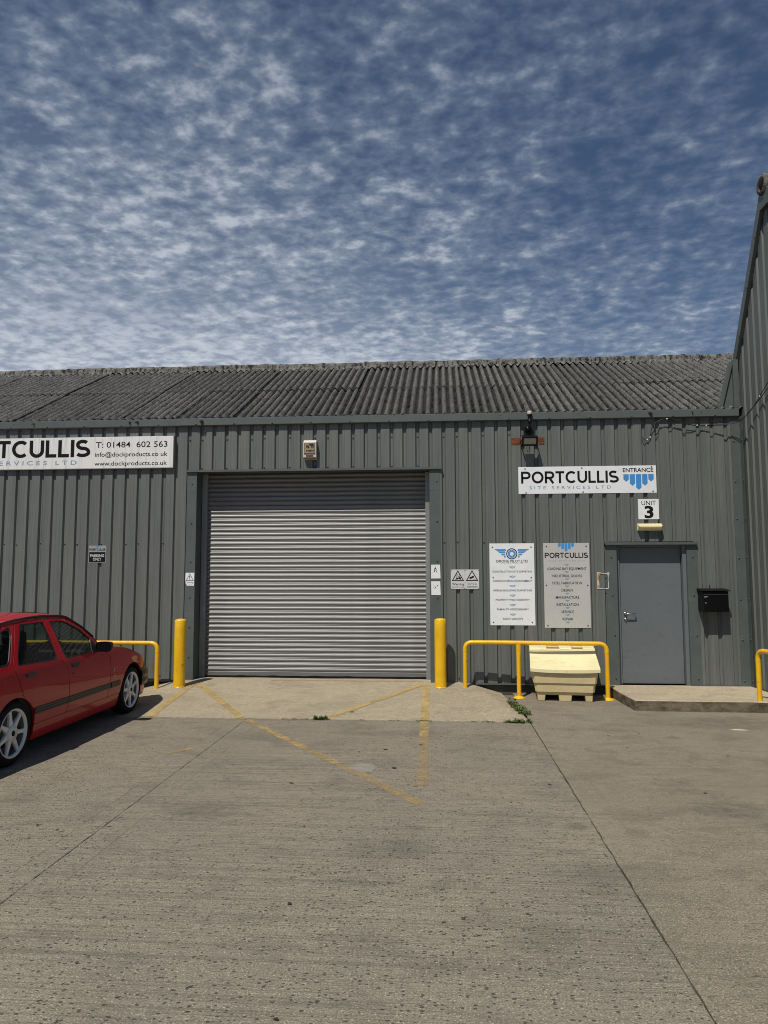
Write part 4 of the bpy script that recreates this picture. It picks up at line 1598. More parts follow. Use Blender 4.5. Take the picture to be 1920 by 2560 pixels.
    put_text('DRONE PILOT.LTD', 0.853, 1.316, 1.942, 0.038, yl, 'ink_black', t, 0.011)
    put_text('A P P R O V E D   A V I A T I O N', 0.925, 1.250, 1.908, 0.011, yl, 'ink_grey', t)
    rows = ['CONSTRUCTION SITE SURVEYING', 'AGRICULTURE & ENVIRONMENT', 'AERIAL BUILDING SURVEYING', 'PROPERTY PHOTOGRAPHY', 'FILM & TV VIDEOGRAPHY', 'ROOF SURVEYS']
    wid = [0.585, 0.575, 0.565, 0.500, 0.470, 0.288]
    for k, (s, w) in enumerate(zip(rows, wid)):
        zc = 1.788 - 0.1395 * k
        put_text(s, 1.085 - w / 2, 1.085 + w / 2, zc, 0.0275, yl, 'ink_black', t, 0.010)
        mb = MB()
        zz = zc + 0.063
        for sgn in (-1, 1):
            flat_poly(mb, [(1.085 + sgn * 0.018, zz - 0.016), (1.085 + sgn * 0.022, zz + 0.013), (1.085 + sgn * 0.050, zz + 0.013)], yl)
        for q in range(10):
            a, b = 2 * pi * q / 10, 2 * pi * (q + 1) / 10
            flat_poly(mb, [(1.085 + 0.018 * cos(a), zz + 0.018 * sin(a)), (1.085 + 0.009 * cos(a), zz + 0.009 * sin(a)), (1.085 + 0.009 * cos(b), zz + 0.009 * sin(b)), (1.085 + 0.018 * cos(b), zz + 0.018 * sin(b))], yl)
        mb.build('divider', 'ink_steel', t)
    sign_screws(t, [(x0 + 0.045, ztp - 0.055), (x1 - 0.045, ztp - 0.055), (x0 + 0.045, zb + 0.045), (x1 - 0.045, zb + 0.045), (x0 + 0.05, 1.70), (x1 - 0.05, 1.70)], -0.006)

    # site services board
    t = thing('service_board', 'grey board with blue bars at its top, right of the pair of boards', 'sign', (1.88, -0.004, 0.96))
    x0, x1, zb, ztp = 1.547, 2.218, 0.960, 2.209
    panel(t, rect(x0, x1, zb, ztp), -0.006, -0.001, 'sign_grey')
    mb = MB()
    emblem_bars(mb, 1.880, ztp - 0.001, 0.240, 0.128, yl)
    mb.build('emblem', 'ink_blue', t)
    geo_word('PORTCULLIS', 1.566, 2.198, 1.988, 0.078, yl, 'ink_black', t)
    put_text('S I T E   S E R V I C E S   L T D', 1.622, 2.150, 1.948, 0.022, yl, 'ink_grey', t)
    rows = ['LOADING BAY EQUIPMENT', 'INDUSTRIAL DOORS', 'STEEL FABRICATION', 'DESIGN', 'MANUFACTURE', 'INSTALLATION', 'SERVICE', 'REPAIR']
    wid = [0.575, 0.440, 0.435, 0.165, 0.340, 0.320, 0.182, 0.155]
    for k, (s, w) in enumerate(zip(rows, wid)):
        zc = 1.829 - 0.1055 * k
        put_text(s, 1.884 - w / 2, 1.884 + w / 2, zc, 0.037, yl, 'ink_black', t, 0.010)
    for k in range(9):
        mb = MB()
        emblem_bars(mb, 1.884, 1.829 - 0.1055 * k + 0.068, 0.060, 0.030, yl)
        mb.build('divider', 'ink_steel', t)
    sign_screws(t, [(x0 + 0.045, ztp - 0.048), (x1 - 0.045, ztp - 0.048), (x0 + 0.045, zb + 0.035), (x1 - 0.045, zb + 0.035), (x0 + 0.035, 1.585), (x1 - 0.035, 1.585)], -0.006)

    # warning pair
    def tri(mb, cx, zb, w, h, y, th):
        o = [(cx - w / 2, zb), (cx + w / 2, zb), (cx, zb + h)]
        c = (cx, zb + h / 3)
        inn = [(c[0] + (p[0] - c[0]) * (1 - th), c[1] + (p[1] - c[1]) * (1 - th)) for p in o]
        for a in range(3):
            b = (a + 1) % 3
            flat_poly(mb, [o[a], o[b], inn[b], inn[a]], y)
    t = thing('warning_sign', 'white warning sign with a fork lift truck in a black triangle', 'sign', (0.279, -0.004, 1.53))
    panel(t, rect(0.174, 0.384, 1.528, 1.819), -0.005, -0.001, 'sign_soft')
    mb = MB()
    tri(mb, 0.279, 1.648, 0.186, 0.163, -0.0058, 0.24)
    mb.build('triangle', 'ink_black', t)
    mb = MB()
    for pl in ([(0.248, 1.682), (0.322, 1.682), (0.326, 1.702), (0.300, 1.704), (0.290, 1.698), (0.248, 1.694)],
               [(0.262, 1.694), (0.266, 1.694), (0.274, 1.752), (0.270, 1.752)], [(0.252, 1.694), (0.256, 1.694), (0.266, 1.748), (0.262, 1.748)],
               [(0.300, 1.702), (0.306, 1.702), (0.303, 1.742), (0.299, 1.742)], [(0.274, 1.738), (0.303, 1.738), (0.303, 1.743), (0.274, 1.743)],
               [(0.232, 1.668), (0.258, 1.668), (0.258, 1.673), (0.232, 1.673)], [(0.284, 1.702), (0.300, 1.702), (0.298, 1.722), (0.290, 1.724)]):
        flat_poly(mb, pl, -0.0058)
    for (wx, wr) in ((0.266, 0.009), (0.312, 0.011)):
        flat_poly(mb, [(wx + wr * cos(2 * pi * q / 10), 1.676 + wr * sin(2 * pi * q / 10)) for q in range(10)], -0.0060)
    mb.build('pictogram', 'ink_black', t)
    put_text('Warning', 0.190, 0.370, 1.603, 0.034, -0.0058, 'ink_black', t, 0.01)
    put_text('Fork lift trucks', 0.194, 0.366, 1.560, 0.017, -0.0058, 'ink_black', t, 0.005)
    sign_screws(t, [(0.186, 1.808), (0.372, 1.808), (0.186, 1.538), (0.372, 1.538)], -0.005, r=0.005)
    t = thing('warning_sign', 'white warning sign with a surveillance camera in a black triangle', 'sign', (0.49, -0.004, 1.53))
    panel(t, rect(0.386, 0.594, 1.528, 1.819), -0.005, -0.001, 'sign_soft')
    mb = MB()
    tri(mb, 0.490, 1.650, 0.186, 0.163, -0.0058, 0.24)
    mb.build('triangle', 'ink_black', t)
    mb = MB()
    c, s = cos(radians(24)), sin(radians(24))
    flat_poly(mb, [(0.484 + a * c - b * s, 1.702 + a * s + b * c) for a, b in ((-0.036, -0.014), (0.036, -0.014), (0.036, 0.013), (-0.036, 0.013))], -0.0058)
    flat_poly(mb, [(0.498, 1.694), (0.502, 1.694), (0.512, 1.672), (0.508, 1.672)], -0.0058)
    flat_poly(mb, [(0.508, 1.672), (0.545, 1.672), (0.545, 1.676), (0.508, 1.676)], -0.0058)
    mb.build('pictogram', 'ink_black', t)
    put_text('CCTV in', 0.424, 0.556, 1.606, 0.030, -0.0058, 'ink_black', t, 0.008)
    put_text('operation', 0.414, 0.570, 1.566, 0.027, -0.0058, 'ink_black', t, 0.008)
    sign_screws(t, [(0.398, 1.808), (0.583, 1.808), (0.398, 1.538), (0.583, 1.538)], -0.005, r=0.005)

    # paper notices on the shutter jambs
    t = thing('paper_notice', 'white paper notice with a walking figure on the right shutter jamb, above the smoking notice', 'notice', (-0.05, -0.004, 1.69))
    panel(t, [(-0.122, 1.686), (0.020, 1.688), (0.014, 1.886), (0.008, 1.894), (-0.120, 1.893)], -0.0085, -0.0065, 'sign_white', 'sheet', 0)
    mb = MB()
    for pl in ([(-0.058, 1.853), (-0.048, 1.853), (-0.047, 1.864), (-0.058, 1.864)], [(-0.063, 1.828), (-0.048, 1.824), (-0.046, 1.848), (-0.058, 1.848)],
               [(-0.050, 1.836), (-0.030, 1.822), (-0.034, 1.818), (-0.052, 1.828)], [(-0.066, 1.822), (-0.054, 1.818), (-0.072, 1.778), (-0.084, 1.778)],
               [(-0.054, 1.816), (-0.046, 1.812), (-0.026, 1.780), (-0.036, 1.776)], [(-0.072, 1.838), (-0.064, 1.842), (-0.070, 1.818), (-0.078, 1.818)]):
        flat_poly(mb, pl, -0.0092)
    mb.build('pictogram', 'ink_black', t)
    t = thing('paper_notice', 'white paper notice with a cigarette on the right shutter jamb, below the walking figure', 'notice', (-0.05, -0.004, 1.44))
    panel(t, [(-0.118, 1.440), (0.016, 1.439), (0.020, 1.445), (0.014, 1.645), (-0.122, 1.645)], -0.0085, -0.0065, 'sign_white', 'sheet', 0)
    mb = MB()
    for pl in ([(-0.071, 1.540), (-0.064, 1.534), (-0.046, 1.560), (-0.052, 1.566)], [(-0.041, 1.570), (-0.035, 1.564), (-0.012, 1.590), (-0.018, 1.597)]):
        flat_poly(mb, pl, -0.0092)
    mb.build('pictogram', 'ink_black', t)
    mb = MB()
    for pl in ([(-0.076, 1.537), (-0.071, 1.539), (-0.084, 1.556), (-0.088, 1.552)], [(-0.088, 1.552), (-0.083, 1.554), (-0.072, 1.578), (-0.078, 1.580)], [(-0.078, 1.576), (-0.072, 1.576), (-0.086, 1.598), (-0.092, 1.596)]):
        flat_poly(mb, pl, -0.0092)
    mb.build('smoke_mark', 'ink_grey', t)
    t = thing('warning_notice', 'torn white warning notice with an exclamation mark on the left shutter jamb', 'notice', (-3.83, -0.004, 1.575))
    panel(t, [(-3.872, 1.578), (-3.762, 1.576), (-3.759, 1.778), (-3.897, 1.778), (-3.900, 1.665), (-3.893, 1.640), (-3.896, 1.618), (-3.886, 1.612)], -0.0085, -0.0065, 'sign_white', 'sheet', 0)
    mb = MB()
    tri(mb, -3.829, 1.655, 0.126, 0.112, -0.0092, 0.2)
    flat_poly(mb, [(-3.833, 1.688), (-3.825, 1.688), (-3.821, 1.728), (-3.837, 1.728)], -0.0092)
    flat_poly(mb, [(-3.829 + 0.006 * cos(q * pi / 4), 1.675 + 0.006 * sin(q * pi / 4)) for q in range(8)], -0.0092)
    mb.build('pictogram', 'ink_black', t)
    put_text('Warning', -3.880, -3.776, 1.630, 0.020, -0.0092, 'ink_black', t, 0.01)
    put_text('Beware of', -3.862, -3.792, 1.605, 0.009, -0.0092, 'ink_grey', t)
    put_text('moving machinery', -3.868, -3.770, 1.590, 0.009, -0.0092, 'ink_grey', t)

    # remains of a torn-off notice by the door
    t = thing('torn_notice', 'torn remains of a cream notice with an orange arc beside the door', 'notice', (2.40, -0.004, 1.53))
    panel(t, [(2.322, 1.530), (2.350, 1.527), (2.352, 1.60), (2.345, 1.70), (2.362, 1.745), (2.378, 1.776), (2.320, 1.775)], -0.0066, -0.0012, 'torn_cream', 'sheet', 0)
    mb = MB()
    o = [(2.372 + 0.045 * cos(radians(a)), 1.695 + 0.072 * sin(radians(a))) for a in range(95, 225, 10)]
    i_ = [(2.376 + 0.034 * cos(radians(a)), 1.695 + 0.060 * sin(radians(a))) for a in range(95, 225, 10)]
    for q in range(len(o) - 1):
        flat_poly(mb, [o[q], o[q + 1], i_[q + 1], i_[q]], -0.0072)
    flat_poly(mb, [(2.330, 1.548), (2.343, 1.548), (2.343, 1.585), (2.330, 1.585)], -0.0072)
    mb.build('orange_print', 'torn_orange', t)
    panel(t, [(2.468, 1.735), (2.488, 1.728), (2.500, 1.742), (2.499, 1.776), (2.470, 1.772)], -0.0076, -0.0042, 'torn_cream', 'scrap', 0)
    mb = MB()
    for seg in ([(2.372, 1.762), (2.400, 1.752), (2.425, 1.762), (2.438, 1.752), (2.470, 1.764)], [(2.484, 1.735), (2.480, 1.66), (2.486, 1.60), (2.478, 1.535)], [(2.350, 1.534), (2.385, 1.540), (2.42, 1.530), (2.455, 1.538), (2.478, 1.535)]):
        pts3 = [(p[0], -0.0062, p[1]) for p in seg]
        mb.tube(pts3, [random.uniform(0.002, 0.0055) for _ in pts3], 6)
    mb.build('glue_bead', 'sign_white', t)


build_signs()


def build_fittings():
    # alarm box
    t = thing('alarm_box', 'weathered beige alarm box with a dark printed panel above the roller shutter', 'alarm box', (-1.965, -0.05, 3.52))
    mb = MB()
    mb.prism_yz([(-0.003, 3.505), (-0.092, 3.535), (-0.098, 3.59), (-0.102, 3.772), (-0.060, 3.806), (-0.003, 3.812)], -2.062, -1.862)
    mb.build('housing', 'alarm_white', t, bevel=0.008, recalc=True)
    panel(t, rect(-2.048, -1.877, 3.594, 3.760), -0.1062, -0.0995, 'alarm_brown', 'panel_border', 0.001)
    panel(t, rect(-2.040, -1.885, 3.602, 3.752), -0.1076, -0.1064, 'alarm_beige', 'print_panel', 0)
    mb = MB()
    for pl in (rect(-2.012, -1.998, 3.672, 3.722), [(-2.012, 3.722), (-1.998, 3.722), (-1.965, 3.672), (-1.980, 3.672)], rect(-1.980, -1.966, 3.672, 3.722),
               rect(-1.952, -1.900, 3.708, 3.722), rect(-1.934, -1.918, 3.672, 3.708), rect(-1.975, -1.905, 3.728, 3.745), rect(-1.912, -1.900, 3.672, 3.730)):
        flat_poly(mb, pl, -0.1084)
    for q in range(6):
        flat_poly(mb, rect(-2.012 + q * 0.020, -1.998 + q * 0.020, 3.622, 3.648), -0.1084)
    mb.build('lettering', 'ink_black', t)
    mb = MB()
    mb.prism_yz([(-0.02, 3.508), (-0.088, 3.528), (-0.100, 3.592), (-0.02, 3.592)], -2.058, -1.866)
    mb.build('strobe_cover', 'alarm_beige', t, bevel=0.010, recalc=True)
    mb = MB()
    mb.box(-2.018, -1.906, -0.1045, -0.085, 3.548, 3.576)
    mb.build('strobe_slot', 'alarm_brown', t, bevel=0.004)

    # floodlight on its rusty bracket
    t = thing('floodlight', 'black floodlight tilted down on a rusty steel bracket above the entrance sign', 'floodlight', (1.35, -0.1, 3.70))
    mb = MB()
    mb.box(1.105, 1.596, -0.008, -0.001, 3.697, 3.804)
    mb.build('bracket', 'rusty_steel', t, bevel=0.002)
    for bx in (1.125, 1.20, 1.245, 1.498, 1.56, 1.58):
        mb = MB()
        mb.lathe([(0.007, -0.008), (0.007, -0.014), (0.0005, -0.016)], (bx, 0, 3.722 if bx in (1.20, 1.58, 1.498) else 3.786), 'y', 6)
        mb.build('bolt', 'fixing', t)
    c = Vector((1.357, -0.185, 3.722))
    tilt = radians(28)
    ay = Vector((0, -cos(tilt), -sin(tilt)))       # direction the lamp faces
    az = Vector((0, -sin(tilt), cos(tilt)))
    ax = Vector((1, 0, 0))
    mb = MB()
    mb.obox(c - ay * 0.02, ax * 0.108, ay * 0.030, az * 0.068)
    for q in range(-3, 4):
        mb.obox(c - ay * 0.058 + az * (q * 0.018), ax * 0.095, ay * 0.012, az * 0.0025)
    mb.build('lamp_body', 'black_plastic', t, bevel=0.006)
    mb = MB()
    for s in (-1, 1):
        mb.obox(c + ay * 0.018 + az * (0.060 * s), ax * 0.114, ay * 0.012, az * 0.012)
        mb.obox(c + ay * 0.018 + ax * (0.103 * s), ax * 0.011, ay * 0.012, az * 0.048)
    mb.build('bezel', 'black_plastic', t, bevel=0.003)
    mb = MB()
    mb.obox(c + ay * 0.0145, ax * 0.092, ay * 0.003, az * 0.048)
    mb.build('lens', 'lens_grey', t)
    mb = MB()
    for s in (-1, 1):
        x = 1.357 + s * 0.118
        mb.tube([(x, -0.004, 3.745), (x, -0.09, 3.742), (x, -0.175, 3.728)], 0.008, 8)
    mb.build('yoke', 'black_plastic', t)
    mb = MB()
    mb.tube([(1.325, -0.16, 3.665), (1.322, -0.10, 3.63), (1.335, -0.05, 3.58), (1.36, -0.02, 3.60), (1.372, -0.012, 3.69)], 0.004, 8)
    mb.build('flex', 'cable_black', t)

    # dome camera and the light sensor over it
    t = thing('motion_sensor', 'black domed motion sensor on the wall just above the floodlight', 'sensor', (1.345, -0.05, 3.81))
    mb = MB()
    mb.box(1.288, 1.404, -0.050, -0.001, 3.818, 3.976)
    mb.build('housing', 'black_plastic', t, bevel=0.014, seg=3)
    mb = MB()
    mb.lathe([(0.048, 0.0), (0.047, -0.018), (0.038, -0.036), (0.022, -0.046), (0.0005, -0.049)], (1.350, -0.049, 3.925), 'y', 20)
    mb.build('dome', 'black_gloss', t)
    t = thing('light_sensor', 'small cream capped light sensor on a black stem fixed to the eaves trim', 'sensor', (1.374, -0.09, 4.05))
    mb = MB()
    mb.lathe([(0.030, 0.0), (0.034, 0.012), (0.036, 0.040), (0.028, 0.055), (0.0005, 0.060)], (1.374, -0.098, 4.135), 'z', 18)
    mb.build('cap', 'cap_cream', t)
    mb = MB()
    mb.lathe([(0.040, 0.0), (0.040, -0.010), (0.026, -0.018), (0.024, -0.085), (0.030, -0.090), (0.028, -0.125), (0.010, -0.14), (0.0005, -0.141)], (1.374, -0.098, 4.136), 'z', 16)
    mb.build('stem', 'black_plastic', t)
    mb = MB()
    mb.tube([(1.374, -0.098, 4.0), (1.380, -0.090, 3.96), (1.402, -0.060, 3.93), (1.425, -0.03, 3.88), (1.418, -0.02, 3.82), (1.405, -0.012, 3.80)], 0.008, 8)
    mb.build('flex', 'cable_black', t)

    # bulkhead light
    t = thing('bulkhead_light', 'long cream bulkhead light on the wall over the entrance door', 'light', (3.085, -0.05, 2.385))
    mb = MB()
    mb.box(2.918, 3.268, -0.030, -0.001, 2.384, 2.490)
    mb.build('base', 'lens_cream', t, bevel=0.008)
    mb = MB()
    poly = [(-0.030, 2.386), (-0.075, 2.398), (-0.104, 2.432), (-0.098, 2.458), (-0.060, 2.486), (-0.030, 2.488)]
    mb.prism_yz(poly, 2.922, 3.264)
    mb.build('diffuser', 'lens_cream', t, bevel=0.010, seg=3, recalc=True)
    for sx in (2.932, 3.254):
        mb = MB()
        mb.lathe([(0.008, 0.0), (0.008, -0.004), (0.0005, -0.005)], (sx, -0.104, 2.436), 'y', 8)
        mb.build('screw', 'ink_black', t)

    # letter box
    t = thing('letter_box', 'black steel letter box with a sloped lid right of the door', 'letter box', (3.93, -0.1, 1.21))
    mb = MB()
    mb.box(3.752, 4.108, -0.205, -0.001, 1.212, 1.500)
    mb.build('body', 'black_plastic', t, bevel=0.004)
    mb = MB()
    mb.prism_yz([(0.0, 1.502), (-0.225, 1.502), (-0.232, 1.508), (-0.230, 1.518), (-0.115, 1.534), (0.0, 1.540)], 3.738, 4.122)
    mb.build('lid', 'black_plastic', t, bevel=0.003, recalc=True)
    mb = MB()
    mb.box(3.762, 4.098, -0.2105, -0.2055, 1.222, 1.452)
    mb.build('door_flap', 'black_gloss', t, bevel=0.002)
    mb = MB()
    mb.box(3.766, 4.094, -0.2140, -0.2055, 1.4565, 1.462)
    mb.build('letter_slot', 'frame_dark', t)
    mb = MB()
    mb.lathe([(0.010, 0.0), (0.010, -0.004), (0.0005, -0.005)], (3.792, -0.211, 1.332), 'y', 12)
    mb.build('lock', 'steel_bright', t)
    mb = MB()
    for q in range(4):
        mb.box(3.772 + q * 0.013, 3.782 + q * 0.013, -0.2118, -0.2108, 1.421, 1.430)
    mb.box(3.772, 3.80, -0.2118, -0.2108, 1.412, 1.416)
    mb.build('name_mark', 'ink_grey', t)
    mb = MB()
    mb.tube([(3.92, -0.012, 1.535), (3.92, -0.012, 1.585), (3.926, -0.012, 1.592)], 0.004, 6)
    mb.build('hook', 'black_plastic', t)

    # grit bin
    t = thing('grit_bin', 'cream plastic grit bin with a sloping lid under the yellow guard rail', 'grit bin', (1.73, -0.35, 0))
    ang = -0.085
    cx, cy = 1.735, -0.38

    def W(x, y, z):
        return (cx + x * cos(ang) - y * sin(ang), cy + x * sin(ang) + y * cos(ang), z)

    def loft(rings, mb, n_sub=1):
        """rings: (halfwidth, yfront, yback, z)"""
        v = []
        for hw_, yf, yb, z in rings:
            r = 0.03
            for (px, py) in ((-hw_ + r, yf), (hw_ - r, yf), (hw_, yf + r), (hw_, yb - r), (hw_ - r, yb), (-hw_ + r, yb), (-hw_, yb - r), (-hw_, yf + r)):
                v.append(W(px, py, z))
        f = []
        for i in range(len(rings) - 1):
            for k in range(8):
                f.append((i * 8 + k, i * 8 + (k + 1) % 8, (i + 1) * 8 + (k + 1) % 8, (i + 1) * 8 + k))
        f.append(tuple(reversed(range(8))))
        f.append(tuple(range(len(v) - 8, len(v))))
        mb.add(v, f)
    mb = MB()
    loft([(0.372, -0.222, 0.26, 0.088), (0.380, -0.232, 0.26, 0.128), (0.398, -0.252, 0.262, 0.130), (0.412, -0.268, 0.264, 0.252), (0.426, -0.284, 0.266, 0.254), (0.442, -0.304, 0.268, 0.412)], mb)
    # side walls rise to the back under the sloping lid
    v = [W(s * 0.44, y, z) for s in (-1, 1) for (y, z) in ((-0.29, 0.40), (0.265, 0.40), (0.265, 0.640), (0.10, 0.590))]
    mb.add(v, [(3, 2, 1, 0), (4, 5, 6, 7), (1, 2, 6, 5), (2, 3, 7, 6), (0, 4, 7, 3)])
    mb.build('tub', 'bin_plastic', t, bevel=0.008)
    for (a, b) in ((-0.372, -0.262), (-0.085, 0.095), (0.268, 0.372)):
        mb = MB()
        v = []
        for (e, z) in ((0.010, 0.0), (0.0, 0.09)):
            for (px, py) in ((a + e * (1 if a > -0.3 else 0.5), -0.212 - 0.012 * (z > 0)), (b - e * (1 if b < 0.3 else 0.5), -0.212 - 0.012 * (z > 0)), (b - e, 0.25), (a + e, 0.25)):
                v.append(W(px, py, z))
        mb.add(v, [(3, 2, 1, 0), (4, 5, 6, 7), (0, 1, 5, 4), (1, 2, 6, 5), (2, 3, 7, 6), (3, 0, 4, 7)])
        mb.build('foot', 'bin_plastic', t, bevel=0.008)

    # lid: sloping front with a dished face, lip, and a level hinge strip at the back
    mb = MB()
    nu, nv = 16, 10

    def lid(u, v):
        x = (u - 0.5) * 2
        hw_ = 0.468 - 0.012 * v
        y = -0.335 + (0.10 + 0.335) * v
        z = 0.452 + (0.640 - 0.452) * v - 0.020 * sin(pi * v) * (1 - x * x) - 0.012 * (1 - x * x) * (1 - v) + 0.006 * abs(x) ** 6
        return W(x * hw_, y, z)
    mb.grid(lid, nu, nv)
    b = len(mb.v)
    # lip round front and sides
    edge = [lid(0, 1 - k / 10) for k in range(11)] + [lid(k / 16, 0) for k in range(1, 17)] + [lid(1, k / 10) for k in range(1, 11)]
    low = [(p[0], p[1], p[2] - 0.042) for p in edge]
    m = len(edge)
    mb.add(edge + low, [(k, k + m, k + m + 1, k + 1) for k in range(m - 1)])
    mb.build('lid', 'bin_lid', t, bevel=0.004)
    mb = MB()
    v = []
    prof = [(0.100, 0.600), (0.100, 0.668), (0.122, 0.684), (0.30, 0.712), (0.30, 0.600)]
    n = len(prof)
    def hinge_block(a, b, prof):
        mbk = MB()
        n = len(prof)
        vv = [W(a, y, z) for y, z in prof] + [W(b, y, z) for y, z in prof]
        ff = [tuple(range(n)), tuple(reversed(range(n, 2 * n)))] + [(i, (i + 1) % n, (i + 1) % n + n, i + n) for i in range(n)]
        mbk.add(vv, ff)
        return mbk
    low_prof = [(0.100, 0.600), (0.100, 0.668), (0.125, 0.672), (0.30, 0.672), (0.30, 0.600)]
    hinge_block(-0.458, 0.458, low_prof).build('hinge_strip', 'bin_lid', t, bevel=0.004, recalc=True)
    for a, b in ((-0.456, -0.215), (-0.035, 0.135), (0.295, 0.456)):
        hinge_block(a, b, [(0.118, 0.6735), (0.128, 0.692), (0.30, 0.716), (0.30, 0.6735)]).build('hinge_block', 'bin_lid', t, bevel=0.005, recalc=True)
    for a, b in ((-0.213, -0.037), (0.137, 0.293)):
        mb = MB()
        mb.tube([W(a, 0.24, 0.700), W(b, 0.24, 0.700)], 0.014, 10)
        mb.build('hinge_pin', 'bin_plastic', t)

    # cables strung along the eaves in the corner
    t = thing('cable_run', 'loose black cables clipped across the wall in the right hand corner under the eaves', 'cable', (3.6, -0.05, 3.75))
    A = [(3.034, 0.02, 3.80), (3.036, -0.012, 3.785), (3.060, -0.02, 3.745), (3.105, -0.03, 3.735), (3.150, -0.02, 3.775), (3.158, -0.03, 3.84), (3.178, -0.05, 3.93), (3.25, -0.06, 4.005), (3.386, -0.07, 4.042), (3.55, -0.075, 4.005), (3.70, -0.07, 3.955), (3.825, -0.04, 3.940), (3.95, -0.05, 3.938), (4.12, -0.08, 3.940), (4.28, -0.12, 3.955), (4.40, -0.20, 3.985), (4.44, -0.45, 4.075), (4.45, -0.72, 4.21), (4.45, -1.0, 4.34), (4.45, -1.6, 4.55)]
    B = [(3.22, 0.03, 3.80), (3.225, -0.02, 3.83), (3.232, -0.05, 3.92), (3.29, -0.06, 4.01), (3.386, -0.066, 4.036), (3.60, -0.05, 3.975), (3.825, -0.046, 3.935), (3.96, -0.045, 3.930), (4.12, -0.075, 3.925), (4.27, -0.12, 3.940), (4.39, -0.21, 3.970), (4.445, -0.46, 4.09), (4.455, -0.70, 4.17), (4.455, -1.0, 4.27), (4.455, -1.6, 4.42)]
    for pts in (A, B):
        mb = MB()
        P = [Vector(p) for p in pts]
        sm = []
        for i in range(len(P) - 1):
            p0, p1, p2, p3 = P[max(0, i - 1)], P[i], P[i + 1], P[min(len(P) - 1, i + 2)]
            for q in range(5):
                u = q / 5
                sm.append(0.5 * ((2 * p1) + (-p0 + p2) * u + (2 * p0 - 5 * p1 + 4 * p2 - p3) * u * u + (-p0 + 3 * p1 - 3 * p2 + p3) * u ** 3))
        sm.append(P[-1])
        mb.tube(sm, 0.0055, 7)
        mb.build('cable', 'cable_black', t)
    for (x, y, z) in ((3.104, -0.034, 3.740), (3.150, -0.024, 3.778), (3.386, -0.074, 4.040), (3.825, -0.048, 3.940), (3.955, -0.052, 3.935), (4.447, -0.71, 4.20)):
        mb = MB()
        mb.box(x - 0.010, x + 0.010, y - 0.006, y + 0.008, z - 0.008, z + 0.010)
        mb.build('clip', 'clip_white', t, bevel=0.003)
    tt = thing('cable_clip', 'single white cable clip left empty on the wall under the loose cables', 'clip', (3.345, 0.0, 3.94))
    mb = MB()
    mb.box(3.337, 3.351, -0.010, 0.002, 3.928, 3.945)
    mb.box(3.339, 3.349, -0.013, -0.010, 3.930, 3.936)
    mb.build('clip_body', 'clip_white', tt, bevel=0.002)


build_fittings()


# ---------------------------------------------------------------- weeds and litter
def leaf(mb, p, d, ln, w, mi=0):
    d = d.normalized()
    s = d.cross(Vector((random.uniform(-.4, .4), random.uniform(-.4, .4), 1))).normalized() * w
    p = Vector(p)
    m = p + d * ln * 0.5 + Vector((0, 0, ln * 0.12))
    e = p + d * ln
    mb.add([p, m + s, e, m - s], [(0, 1, 2, 3)], False, mi)


